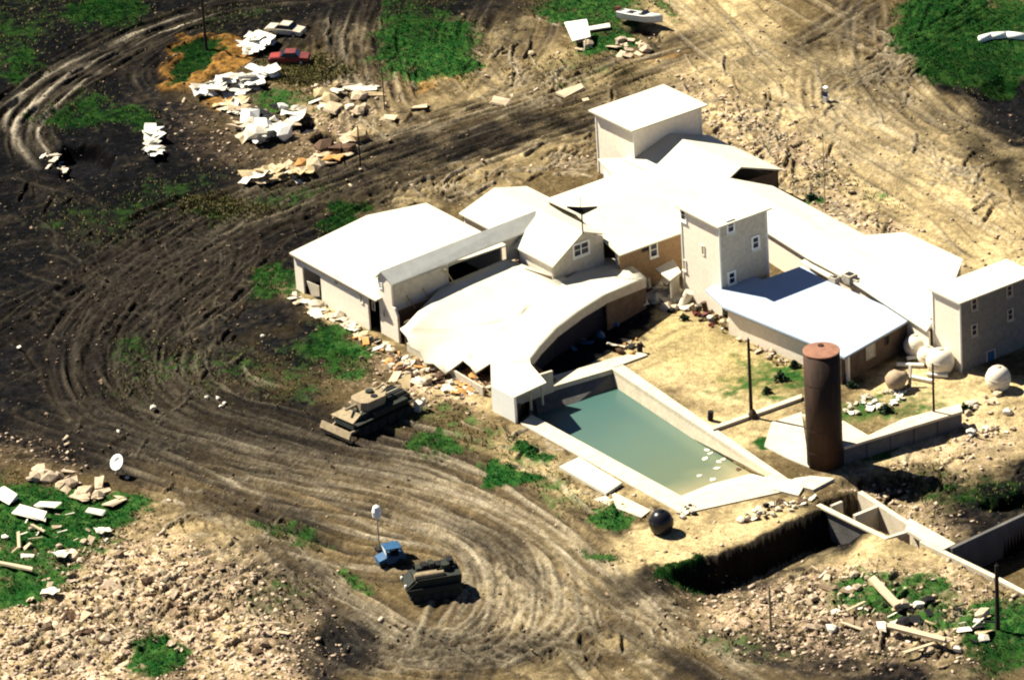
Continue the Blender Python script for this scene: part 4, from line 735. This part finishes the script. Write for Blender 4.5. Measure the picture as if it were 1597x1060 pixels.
ang2 = math.radians(40)
ang2 = math.atan2(*(P(708, 892, 1)-P(640, 903, 1)).yx)
p = G(675, 922); ap = thing('armoured_carrier', 'dark tracked armoured carrier with a tan loaded rack parked in the muddy loop', 'armoured vehicle', p); X2 = xf_at(p, ang2, 1.06)
runninggear(ap, X2, 4.7, 1.2, .33, 5)
part(ap, X2, 'hull', 'olive', polys=[([Vector((x, -1.2, z)) for x, z in ((-2.4, .9), (-2.1, .4), (2.2, .4), (2.35, 1.9), (-1.3, 1.9), (-2.4, 1.1))], Vector((0, 2.4, 0)))])
part(ap, X2, 'side_skirt', 'olive', boxes=[((0, -1.52, 1.0), (4.6, .06, .5))]); part(ap, X2, 'side_skirt', 'olive', boxes=[((0, 1.52, 1.0), (4.6, .06, .5))])
part(ap, X2, 'stowage_rack', 'steel', boxes=[((.3, .95, 2.1), (3.4, .06, .4)), ((.3, -.1, 2.1), (3.4, .06, .1))])
for k in range(6): part(ap, X2, 'stowage_box', 'charred' if k % 2 else 'olive', boxes=[((-1.0+k*.55, .5+.1*(k % 2), 2.1+.07*(k % 3)), (.45, .8, .45+.12*(k % 3)))])
part(ap, X2, 'tarpaulin_roll', 'tanpaint', tubes=[((-1.6, -.75, 2.05), (.9, -.75, 2.05), .26, .24, 10), ((-1.4, -.35, 2.02), (.4, -.35, 2.02), .2, .2, 8)])
part(ap, X2, 'cupola', 'olive', tubes=[((1.2, 0, 1.9), (1.2, 0, 2.5), .42, .38, 12)]); part(ap, X2, 'headlamp', 'frame', tubes=[((-2.35, -.8, 1.35), (-2.5, -.8, 1.35), .14, .14, 10)]); part(ap, X2, 'headlamp', 'frame', tubes=[((-2.35, .8, 1.35), (-2.5, .8, 1.35), .14, .14, 10)])
part(ap, X2, 'trim_vane', 'olive', boxes=[((-2.0, 0, 1.55), (.9, 2.1, .06), 0, (0, -.75))])
p = G(609, 876); bt_ = thing('utility_buggy', 'small blue open buggy parked beside the dark armoured carrier', 'buggy', p); X3 = xf_at(p, ang2+.1, 1.12)
part(bt_, X3, 'body', 'blue', polys=[([Vector((x, -.6, z)) for x, z in ((-1.1, .35), (1.1, .35), (1.15, .9), (.2, .95), (-.3, 1.0), (-1.1, .75))], Vector((0, 1.2, 0)))])
part(bt_, X3, 'canopy', 'blue', polys=[([Vector((x, -.62, z)) for x, z in ((-.5, 1.6), (.9, 1.62), (.85, 1.68), (-.45, 1.7))], Vector((0, 1.24, 0)))]); part(bt_, X3, 'windscreen', 'frame', boxes=[((-.42, 0, 1.3), (.05, 1.1, .6), 0, (0, -.2))])
for sx in (-1, 1):
    for sy in (-1, 1): part(bt_, X3, 'wheel', 'rubber', tubes=[((sx*.72, sy*.55, .32), (sx*.72, sy*.75, .32), .32, .32, 14)]); part(bt_, X3, 'roof_post', 'blue', boxes=[((-.42 if sx < 0 else .82, sy*.56, 1.25), (.06, .06, .75))])
part(bt_, X3, 'seat', 'charred', boxes=[((.3, 0, 1.0), (.5, 1.0, .15)), ((.55, 0, 1.25), (.12, 1.0, .5))])
p = G(592, 858); sg = thing('signal_mast', 'thin pale mast with a white elongated head beside the blue buggy', 'mast', p)
MB().add(tube(p, p+Vector((0, 0, 3.2)), .07, .06)).build('pole', MT['concrete2'], sg); MB().add(lathe([(.12, 0), (.4, .25), (.45, .8), (.3, 1.25), (.1, 1.4)], p+Vector((0, 0, 3.1)), 12)).build('lamp_head', MT['frame'], sg); MB().box(p+Vector((0, 0, .08)), (.7, .7, .16)).build('base_plate', MT['steel'], sg)

# red wrecked car
def car(u, v, ang, name, label, body, broken=False):
    p = G(u, v); t = thing(name, label, 'car', p); X_ = xf_at(p, ang)
    part(t, X_, 'body', body, polys=[([Vector((x, -.85, z)) for x, z in ((-2.2, .35), (2.2, .35), (2.25, .75), (1.9, .85), (.9, .9), (-1.0, .92), (-2.15, .8))], Vector((0, 1.7, 0)))])
    part(t, X_, 'roof', body, polys=[([Vector((-.75, -.68, 1.36)), Vector((.45, -.68, 1.36)), Vector((.45, .68, 1.36)), Vector((-.75, .68, 1.36))], Vector((0, 0, .05)))])
    part(t, X_, 'windscreen', 'glass', polys=[([Vector((.46, -.68, 1.38)), Vector((.46, .68, 1.38)), Vector((1.0, .75, .91)), Vector((1.0, -.75, .91))], Vector((.02, 0, .02)))])
    part(t, X_, 'rear_window', 'glass', polys=[([Vector((-.76, -.68, 1.38)), Vector((-.76, .68, 1.38)), Vector((-1.15, .75, .93)), Vector((-1.15, -.75, .93))], Vector((-.02, 0, .02)))])
    for s in (-1, 1): part(t, X_, 'side_window', 'glass', polys=[([Vector((-1.1, s*.77, .93)), Vector((.9, s*.77, .93)), Vector((.42, s*.7, 1.34)), Vector((-.72, s*.7, 1.34))], Vector((0, -s*.03, 0)))])
    part(t, X_, 'bonnet', body if not broken else 'red', polys=[([Vector((1.02, -.78, .93)), Vector((2.1, -.75, .88)), Vector((2.1, .75, .88)), Vector((1.02, .78, .93))], Vector((0, 0, .04)))])
    for sx in (-1, 1):
        for sy in (-1, 1):
            w_ = part(t, X_, 'wheel', 'rubber', tubes=[((sx*1.35, sy*.68, .32), (sx*1.35, sy*.9, .32), .33, .33, 14)]); part(t, X_, 'rim', 'concrete2', tubes=[((sx*1.35, sy*.9, .32), (sx*1.35, sy*.92, .32), .18, .18, 10)], parent=w_)
    return t
car(452, 97, ang1+2.3, 'wrecked_red_car', 'burnt red car wreck with dark broken windows by the white scrap', 'redd', True)
car(446, 60, ang1+2.0, 'grey_car_wreck', 'grey wrecked car behind the red wreck at the top left', 'concrete2')
# boat
p = G(998, 40, .4); bo = thing('motor_boat', 'white motor boat with blue cockpit stranded on the sandy bank at the top', 'boat', p); Xb = xf_at(p, math.atan2(*(P(1030, 40)-P(962, 28)).yx)) @ Matrix.Rotation(-.18, 4, 'X')
st = [(-2.6, .95, 0), (-1.0, 1.1, 0), (.8, 1.0, .02), (2.0, .6, .15), (2.9, .06, .3)]; hv = []; hf = []
for x, w_, z in st: hv += [Vector((x, -w_, 1.0+z)), Vector((x, -w_*.7, .3+z)), Vector((x, 0, .05+z*1.5)), Vector((x, w_*.7, .3+z)), Vector((x, w_, 1.0+z)), Vector((x, w_*.72, 1.02+z)), Vector((x, -w_*.72, 1.02+z))]
for k in range(4):
    for i in range(7):
        if i != 5: hf.append((k*7+i, k*7+(i+1) % 7, (k+1)*7+(i+1) % 7, (k+1)*7+i))
hf += [tuple(range(6, -1, -1)), tuple(range(28, 35))]
h_ = MB().add((hv, hf)).build('hull', MT['white'], bo, xf=Xb)
part(bo, Xb, 'cockpit_floor', 'boatblue', boxes=[((-1.0, 0, .62), (2.6, 1.4, .06))]); part(bo, Xb, 'foredeck', 'white', polys=[([Vector((.8, -.72, 1.03)), Vector((2.85, 0, 1.33)), Vector((.8, .72, 1.03))], Vector((0, 0, .06)))])
part(bo, Xb, 'windshield', 'glass', boxes=[((.7, 0, 1.3), (.05, 1.3, .45), 0, (0, -.4))]); part(bo, Xb, 'bench_seat', 'white', boxes=[((-1.9, 0, .85), (.5, 1.3, .35)), ((-.4, 0, .85), (.45, 1.2, .35))]); part(bo, Xb, 'outboard_motor', 'redd', boxes=[((-2.9, 0, 1.0), (.4, .45, .7)), ((-2.9, 0, .4), (.15, .15, .7))])

# white board on a post, top centre
p = G(905, 68); wb = thing('tilted_white_board', 'large tilted white board propped on a pale post in the top grass', 'board', p)
q4 = [P(880, 35, 1.6), P(915, 30, 1.9), P(921, 57, 1.0), P(893, 64, .9)]; prism('board', q4, (0, 0, -.12), MT['white'], wb); MB().add(tube(P(911, 82, 0), P(914, 60, 1.3), .09)).build('post', MT['concrete2'], wb)
tag(prism('white_board', [P(915, 42, .5), P(950, 36, .5), P(952, 42, .5), P(920, 47, .5)], (0, 0, -.15), MT['sheet']), 'long narrow pale board lying right of the tilted white board', 'board')
# pipe, dish, markers
pp = [P(1528, 62, .5), P(1545, 57, .55), P(1570, 55, .55), P(1600, 58, .5), P(1640, 62, .5)]; mb = MB()
for a, b in zip(pp, pp[1:]): mb.add(tube(a, b, .42, .42, 12))
tag(mb.build('white_pipe', MT['frame'], smooth=True), 'long curved white pipe lying on dark grass at the top right edge', 'pipe')
p = G(188, 738); ds = thing('white_dish', 'white round dish on a thin tripod in the mud left of the big loop', 'dish', p)
v_, f_ = lathe([(.05, 0), (.55, .12), (.8, .4), (.78, .45), (.5, .2), (.04, .08)], (0, 0, 0), 18); q_ = Vector((.15, -.9, .65)).to_track_quat('Z', 'Y'); MB().add(([q_@x+p+Vector((0, 0, 1.1)) for x in v_], f_)).build('reflector', MT['frame'], ds, smooth=True)
for k in range(3): a = k*2.1; MB().add(tube(p+Vector((.5*math.cos(a), .5*math.sin(a), 0)), p+Vector((0, 0, 1.1)), .05)).build('leg', MT['concrete2'], ds)
p = G(1288, 158); mk = thing('field_marker', 'small blue and white marker standing alone in the tan field', 'marker', p)
MB().box(p+Vector((0, 0, .35)), (.4, .5, .7), .3).build('base', MT['white'], mk); MB().box(p+Vector((0, 0, 1.0)), (.35, .4, .6), .5).build('middle', MT['boatblue'], mk); MB().box(p+Vector((0, 0, 1.55)), (.45, .45, .5), .2, (.2, .1)).build('top', MT['white'], mk)

# ------------------------------------------------------------------ scattered debris, every piece on its own
def jit(sz, k=.28):
    v, f = boxv((0, 0, 0), sz); return [Vector((p.x*(1+random.uniform(-k, k)), p.y*(1+random.uniform(-k, k)), p.z*(1+random.uniform(-k, k))+random.uniform(-.1, .1)*min(sz[0], sz[1]))) for p in v], f
def lump(r):
    bm = bmesh.new(); bmesh.ops.create_icosphere(bm, subdivisions=1, radius=1)
    for v in bm.verts: v.co *= random.uniform(.65, 1.15)
    v = [Vector((p.co.x*r, p.co.y*r*random.uniform(.9, 1.1), p.co.z*r*.75)) for p in bm.verts]; f = [tuple(x.index for x in q.verts) for q in bm.faces]; bm.free(); return v, f
PROTO = {}
def proto(kind, m, i):
    key = (kind, m, i)
    if key not in PROTO:
        if kind == 'board': v, f = jit((1.0, random.uniform(.35, .7), .10))
        elif kind == 'plank': v, f = jit((1.0, .12, .06), .1)
        elif kind == 'chunk': v, f = lump(.5)
        elif kind == 'sheet':
            v = []; f = []; nx = 4
            for a in range(nx+1):
                for b in range(4): v.append(Vector((a/nx-.5+random.uniform(-.06, .06), (b/3-.5)*.7+random.uniform(-.08, .08), random.uniform(-.13, .13))))
            for a in range(nx):
                for b in range(3): f.append((a*4+b, (a+1)*4+b, (a+1)*4+b+1, a*4+b+1))
            n_ = len(v); v = v+[p-Vector((0, 0, .05)) for p in v]; f2 = [tuple(x+n_ for x in reversed(q)) for q in f]
            bd = [(a*4, (a+1)*4) for a in range(nx)][::1]; f = f+f2
        elif kind == 'drum': v, f = lathe([(.3, 0), (.31, .25), (.3, .5), (.31, .75), (.3, 1)], (0, 0, -.1), 12)
        elif kind == 'tyre': v, f = lathe([(.2, 0), (.5, 0), (.55, .12), (.5, .24), (.2, .24)], (0, 0, 0), 14)
        mm = bpy.data.meshes.new(kind); mm.from_pydata([tuple(p) for p in v], [], f); mm.materials.append(MT[m]); mm.update(); PROTO[key] = mm
    return PROTO[key]
NAMES = dict(board='broken_board', plank='loose_plank', chunk='rubble_chunk', sheet='crumpled_sheet', drum='oil_drum', tyre='old_tyre')
CATS = dict(board='board', plank='plank', chunk='rubble', sheet='sheet', drum='drum', tyre='tyre')
COLN = dict(sheet='white', slab='pale tan', brown='brown', charred='charred black', orange='orange', timber='straw coloured', concrete='pale', concrete2='grey', white='white', green='green', timberd='orange brown', stonepale='pale', clod='tan', redd='dull red', rubber='black', blue='blue', roof='white')
def piece(u, v, kind, m, size, where, tiltmax=.35, dz=.1, ang=None, pos=''):
    o = bpy.data.objects.new(NAMES[kind], proto(kind, m, random.randrange(4))); C.objects.link(o)
    p = G(u, v, dz+size*.08); o.location = p; s = size
    o.scale = (s, s, s if kind not in ('board', 'plank', 'sheet') else max(1.0, s*.7)); o.rotation_euler = (random.uniform(-tiltmax, tiltmax), random.uniform(-tiltmax, tiltmax), random.uniform(0, 6.28) if ang is None else ang)
    sz = 'small ' if size < .8 else ('big ' if size > 1.8 else '')
    lb = '%s%s %s, %s%s' % (sz, COLN.get(m, 'pale'), NAMES[kind].replace('_', ' ').replace('broken board', random.choice(('broken board', 'snapped board')) if 0 else 'broken board'), (pos+', ' if pos else ''), where)
    tag(o, ' '.join(lb.split()[:16]), CATS[kind], 'scraps '+where); return o
def posword(x, y, ru, rv):
    h = 'far left' if x < -.5*ru else ('far right' if x > .5*ru else ('left' if x < 0 else 'right'))
    return 'upper '+h if y < 0 else 'lower '+h
ORD = 'leftmost second third fourth fifth sixth seventh eighth ninth tenth eleventh'.split()
def rank(u, us): k = sorted(us).index(u); return ORD[k] if k == 0 else ORD[k]+' from left'
def scatter(n_, cu, cv_, ru, rv, ang, kinds, mats_, sizes, where, **k):
    a = math.radians(ang)
    for _ in range(n_):
        while 1:
            x, y = random.uniform(-1, 1), random.uniform(-1, 1)
            if x*x+y*y < 1: break
        x *= ru; y *= rv; u = cu+x*math.cos(a)-y*math.sin(a); v = cv_+x*math.sin(a)+y*math.cos(a)
        piece(u, v, random.choice(kinds), random.choice(mats_), random.uniform(*sizes), where, pos=posword(x, y, ru, rv), **k)
scatter(85, 690, 590, 90, 20, 8, ('board', 'chunk', 'sheet', 'plank', 'board'), ('slab', 'sheet', 'orange', 'timberd', 'brown', 'slab', 'sheet'), (.5, 1.7), 'in the debris heap below the collapsed gym roof')
scatter(45, 605, 555, 60, 14, 35, ('board', 'chunk', 'sheet', 'plank'), ('slab', 'sheet', 'orange', 'timberd', 'charred', 'slab'), (.4, 1.5), 'in the debris strip along the foot of the narrow hall')
scatter(60, 680, 578, 85, 16, 12, ('board', 'sheet', 'plank', 'chunk'), ('slab', 'brown', 'charred', 'timberd', 'sheet', 'orange', 'concrete2'), (.35, 1.1), 'against the broken front edge of the gym roof')
scatter(26, 500, 487, 65, 9, 27, ('board', 'sheet', 'chunk'), ('slab', 'sheet', 'concrete'), (.6, 1.8), 'before the chapel wall', tiltmax=.15)
scatter(30, 740, 600, 30, 14, 0, ('board', 'sheet', 'chunk'), ('orange', 'brown', 'slab', 'charred'), (.5, 1.3), 'left of the white entry block')
scatter(40, 1040, 462, 36, 22, 25, ('board', 'sheet', 'chunk', 'drum'), ('sheet', 'roof', 'charred', 'concrete', 'sheet'), (.5, 1.9), 'heaped at the foot of the central tower')
scatter(30, 1110, 500, 45, 9, 32, ('board', 'sheet', 'chunk', 'drum'), ('sheet', 'brown', 'charred', 'slab', 'redd'), (.4, 1.1), 'along the wall of the flat wing')
scatter(30, 1190, 548, 50, 9, 32, ('chunk', 'board', 'plank'), ('slab', 'brown', 'stonepale', 'sheet'), (.3, 1.0), 'along the front eave of the flat wing')
scatter(26, 930, 510, 60, 22, -30, ('board', 'chunk', 'sheet'), ('charred', 'blue', 'concrete2', 'charred'), (.5, 1.3), 'in the shade beside the gym')
scatter(14, 985, 540, 22, 14, -20, ('board', 'plank', 'chunk'), ('brown', 'slab', 'charred', 'orange'), (.4, 1.2), 'at the far pool corner')
scatter(60, 1210, 795, 62, 10, -16, ('chunk', 'board', 'plank'), ('charred', 'brown', 'concrete', 'sheet', 'concrete2'), (.25, .9), 'along the near pool deck')
scatter(16, 1070, 800, 24, 10, -20, ('chunk', 'board'), ('charred', 'sheet', 'concrete2'), (.25, .7), 'beside the black round tank')
scatter(40, 1370, 625, 60, 14, -18, ('chunk', 'board', 'sheet'), ('sheet', 'concrete', 'white', 'concrete2'), (.3, .9), 'in the yard behind the rusty cylinder')
scatter(26, 1545, 650, 55, 35, 0, ('chunk', 'board'), ('sheet', 'stonepale', 'slab'), (.3, 1.3), 'on the pale ground at the right edge')
# scrap yard, upper left
scatter(34, 370, 132, 62, 9, -14, ('sheet', 'board'), ('white', 'sheet', 'white', 'concrete2'), (1.0, 3.0), 'in the bright scrap line below the orange pit', dz=.5)
scatter(16, 398, 75, 20, 12, 0, ('sheet', 'board'), ('white', 'sheet'), (1.4, 3.0), 'left of the red car wreck', dz=.5)
scatter(50, 425, 198, 50, 24, -15, ('sheet', 'board', 'chunk'), ('white', 'sheet', 'slab', 'charred', 'concrete2'), (.8, 3.2), 'in the white scrap heap of the upper left', dz=.5)
scatter(40, 515, 240, 55, 12, -28, ('sheet', 'board', 'chunk'), ('slab', 'timber', 'orange', 'slab', 'brown'), (.8, 2.6), 'in the tan bank by the small pits')
scatter(24, 430, 275, 50, 10, -8, ('sheet', 'board'), ('slab', 'sheet', 'timber'), (1.5, 3.4), 'in the lowest tan heap of the scrap yard')
scatter(18, 365, 165, 20, 12, 0, ('sheet', 'board'), ('slab', 'timber', 'sheet'), (1.2, 2.4), 'left of the white scrap heap')
scatter(24, 540, 155, 50, 30, 0, ('chunk', 'board'), ('slab', 'timber', 'sheet'), (1.0, 2.6), 'between the red wreck and the big grass patch')
scatter(14, 240, 228, 10, 22, 0, ('sheet', 'board'), ('white', 'sheet'), (1.2, 2.6), 'standing alone left of the white scrap heap', dz=.5)
scatter(10, 85, 252, 30, 14, 0, ('sheet', 'board', 'chunk'), ('concrete2', 'sheet'), (.8, 1.8), 'beside the dark pit at the left')
for (u, v, s_) in ((780, 160, 2.2), (890, 143, 3.4), (606, 186, 1.8), (830, 85, .9), (800, 150, 1), (915, 155, 1.2), (655, 170, 2.0), (760, 120, .7)): piece(u, v, 'board' if s_ > 1 else 'chunk', 'slab', s_, 'dropped on the tracks north of the hall', .2, pos=rank(u, (780, 890, 606, 830, 800, 915, 655, 760)))
scatter(20, 960, 75, 60, 16, 0, ('board', 'chunk'), ('stonepale', 'slab'), (.5, 1.8), 'on the bank below the stranded boat')
# lower left
scatter(26, 120, 760, 80, 18, 20, ('chunk', 'board'), ('stonepale', 'slab'), (.8, 2.2), 'along the upper rim of the lower left grass')
for (u, v, s_, a, k_) in ((52, 808, 3.2, .2, 'board'), (75, 795, 2.0, .3, 'board'), (10, 780, 2.6, .5, 'board'), (25, 890, 4.0, -.6, 'plank'), (100, 870, 2.0, -.3, 'sheet'), (160, 835, 1.4, 0, 'sheet'), (80, 930, 1.6, 0, 'sheet'), (150, 805, 1.5, .4, 'board'), (30, 850, 2.5, .9, 'plank'), (60, 830, 2.2, 1.5, 'plank'), (240, 640, .8, 0, 'chunk')):
    piece(u, v, k_, 'sheet' if k_ != 'plank' else 'slab', s_, 'in the lower left grass', .15, .3, pos=rank(u, (52, 75, 10, 25, 100, 160, 80, 150, 30, 60, 240)))
scatter(40, 90, 860, 90, 60, 0, ('chunk', 'board', 'plank'), ('slab', 'sheet', 'stonepale'), (.4, 1.3), 'strewn in the lower left grass')
scatter(60, 260, 950, 230, 80, 5, ('board', 'sheet', 'chunk', 'plank'), ('stonepale', 'slab', 'stonepale', 'clod', 'brown'), (.5, 1.6), 'in the lower left rubble field', dz=.1)
scatter(60, 1280, 930, 110, 50, 8, ('chunk', 'board', 'plank'), ('stonepale', 'slab', 'sheet', 'clod'), (.4, 1.4), 'in the rubble below the bank')
scatter(60, 1460, 980, 90, 40, 0, ('chunk', 'board', 'plank'), ('slab', 'sheet', 'timber', 'charred'), (.5, 1.8), 'in the lower right rubble')
for (u, v, l, a) in ((1380, 935, 6, -.3), (1328, 975, 2.5, .2), (1335, 950, 2.2, 1.6), (1430, 1000, 6, .3), (1270, 870, 1.0, 0), (1433, 1020, 3, 1.4)): piece(u, v, 'plank', 'slab', l, 'laid across the lower right grass', .05, .4, a, pos=rank(u, (1380, 1328, 1335, 1430, 1270, 1433)))
scatter(20, 620, 605, 40, 16, -30, ('plank', 'board'), ('timber', 'slab', 'concrete2'), (.6, 2.2), 'behind the military engineer vehicle')
for (u, v) in ((340, 622), (322, 620), (350, 628), (345, 632), (198, 745), (410, 525), (185, 675), (30, 548), (715, 530)): piece(u, v, 'chunk', 'sheet', .55, 'standing out alone on the dark mud', pos=rank(u, (340, 322, 350, 345, 198, 410, 185, 30, 715)))
for (u, v, s_) in ((998, 550, .9), (1108, 655, .9), (1160, 512, .9)): piece(u, v, 'drum', 'charred', s_, 'standing by the pool side of the yard', .15, pos=rank(u, (998, 1108, 1160)))
for (u, v) in ((957, 490), (958, 545), (1003, 478)): piece(u, v, 'sheet', 'roof', 1.3, 'bright against the shade beside the gym', .3, .5)

# ------------------------------------------------------------------ uncountable stuff: clods, rubble, grass
def numsamples(mask, n_):
    w = (mask*inner).reshape(-1).astype(float); w /= w.sum(); i = rng.choice(len(w), n_, p=w)
    return X.reshape(-1)[i]+rng.uniform(-.1, .1, n_), Y.reshape(-1)[i]+rng.uniform(-.15, .15, n_), Z.reshape(-1)[i]
clear = (sdf([(-25, -10), (-7, -10), (14, -10.5), (42, -10.5), (47, 0), (45, 8), (44, 22), (37, 40), (10, 41), (-20, 41), (-28, 41), (-28, 29), (-17, 27), (-25, 8)], X, Y) > .3).astype(float)
infr = ((Uc > -40) & (Uc < 1640) & (Vc > -40) & (Vc < 1100)).astype(float)
def stones(name, mask, n_, s_lo, s_hi, m):
    x, y, z = numsamples(mask*infr, n_); sz = s_lo+(s_hi-s_lo)*rng.random(n_)**3
    cube = np.array([(-1, -1, -1), (1, -1, -1), (1, 1, -1), (-1, 1, -1), (-1, -1, 1), (1, -1, 1), (1, 1, 1), (-1, 1, 1)], float)*.5
    v = cube[None]*(rng.uniform(.55, 1.2, (n_, 8, 3))); v[..., 2] *= .7; v[..., 2] *= rng.uniform(.3, 1, (n_, 1)); v[..., 0] *= rng.uniform(.6, 1.9, (n_, 1)); v *= sz[:, None, None]
    a = rng.uniform(0, 6.28, n_); c, s = np.cos(a)[:, None], np.sin(a)[:, None]; tl = rng.uniform(-.6, .6, n_)[:, None]
    vx, vy, vz = v[..., 0], v[..., 1], v[..., 2]; vx, vz = vx*np.cos(tl)-vz*np.sin(tl), vx*np.sin(tl)+vz*np.cos(tl)
    px, py = vx*c-vy*s+x[:, None], vx*s+vy*c+y[:, None]; pz = vz+(z+sz*.12)[:, None]
    V_ = np.stack([px, py, pz], -1).reshape(-1, 3); q = np.array([(0, 3, 2, 1), (4, 5, 6, 7), (0, 1, 5, 4), (1, 2, 6, 5), (2, 3, 7, 6), (3, 0, 4, 7)])
    F_ = (q[None]+(np.arange(n_)*8)[:, None, None]).reshape(-1, 4); mesh_np(name, V_, F_, m)
def mesh_np(name, V_, F_, m):
    me = bpy.data.meshes.new(name); me.vertices.add(len(V_)); me.vertices.foreach_set('co', V_.reshape(-1).astype(np.float32)); k = F_.shape[1]
    me.loops.add(F_.size); me.loops.foreach_set('vertex_index', F_.reshape(-1).astype(np.int32)); me.polygons.add(len(F_))
    me.polygons.foreach_set('loop_start', (np.arange(len(F_))*k).astype(np.int32)); me.polygons.foreach_set('loop_total', np.full(len(F_), k, np.int32)); me.update(); me.materials.append(MT[m])
    o = bpy.data.objects.new(name, me); C.objects.link(o); o['kind'] = 'stuff'; return o
ng = 1-np.clip(gm, 0, 1)
stones('pale_rubble', (rub*k01(pale+.15)+.02*pale)*clear*ng, 6500, .08, .42, 'stonepale')
stones('earth_clods', (rub*.6+.05*k01(pale)+.02)*clear*ng, 5000, .07, .34, 'clod')
stones('damp_clods', (.02+k01(dark)*.5+.5*rub)*clear*ng, 4500, .06, .3, 'cloddark')
def blades(name, mask, n_, h, m, spread=.25):
    x, y, z = numsamples(mask*infr*clear, n_); k = 4
    a = rng.uniform(0, 6.28, (n_, k)); r = rng.uniform(.02, spread, (n_, k)); hh = rng.uniform(.5, 1, (n_, k))*h
    bx = x[:, None]+r*np.cos(a); by = y[:, None]+r*np.sin(a); w = .07; dxx = np.cos(a+1.57)*w; dyy = np.sin(a+1.57)*w
    tx = bx+np.cos(a)*hh*.5; ty = by+np.sin(a)*hh*.5; zz = z[:, None]+0*bx
    V_ = np.stack([np.stack([bx-dxx, by-dyy, zz-.05], -1), np.stack([bx+dxx, by+dyy, zz-.05], -1), np.stack([tx, ty, zz+hh], -1)], 2).reshape(-1, 3)
    mesh_np(name, V_, np.arange(len(V_)).reshape(-1, 3), m)
blades('grass', gm*np.clip(grass, 0, 1)**2, 12000, .15, 'leaf'); blades('dry_grass', k01(yel*.8+grass*.12*(1-gm))*calm, 9000, .28, 'leafdry')
def shrub(u, v, r, label):
    p = G(u, v); n_ = int(260*r); V_ = []; F_ = []
    for _ in range(n_):
        th, ph = random.uniform(0, 6.28), random.uniform(0, 1.5); rr = r*random.uniform(.5, 1)*(.8+.3*math.sin(3*th)); c = p+Vector((rr*math.cos(th)*math.cos(ph), rr*math.sin(th)*math.cos(ph), rr*.8*math.sin(ph)+.1))
        q_ = Vector((random.uniform(-1, 1), random.uniform(-1, 1), random.uniform(0, 1))).to_track_quat('Z', 'Y'); s_ = .16; k = len(V_); V_ += [c+q_@Vector((s_, 0, 0)), c+q_@Vector((0, s_*.6, 0)), c+q_@Vector((-s_, 0, 0)), c+q_@Vector((0, -s_*.6, 0))]; F_.append((k, k+1, k+2, k+3))
    t = thing('shrub', label, 'shrub', p); newmesh('foliage', V_, F_, MT['bush'], t); mb = MB()
    for _ in range(3): mb.add(tube(p, p+Vector((random.uniform(-.4, .4)*r, random.uniform(-.4, .4)*r, r*.6)), .05, .02, 5))
    mb.build('stem', MT['pole'], t)
shrub(1218, 592, .9, 'green shrub in yellow grass nearest the rusty cylinder'); shrub(1240, 572, .7, 'small shrub under the eave of the flat wing'); shrub(1196, 612, .6, 'low shrub right of the dark timber pole'); shrub(1383, 642, .8, 'shrub among the scraps behind the rusty cylinder')
shrub(1265, 312, .7, 'small dark shrub behind the dormitory roof'); shrub(1328, 603, .7, 'shrub at the dark east wall of the flat wing'); shrub(1505, 640, .8, 'pale shrub at the end of the concrete vault wall'); shrub(1067, 498, .6, 'small green shrub at the foot of the tower debris')
for o in bpy.data.objects:
    if '_w' in o: del o['_w']
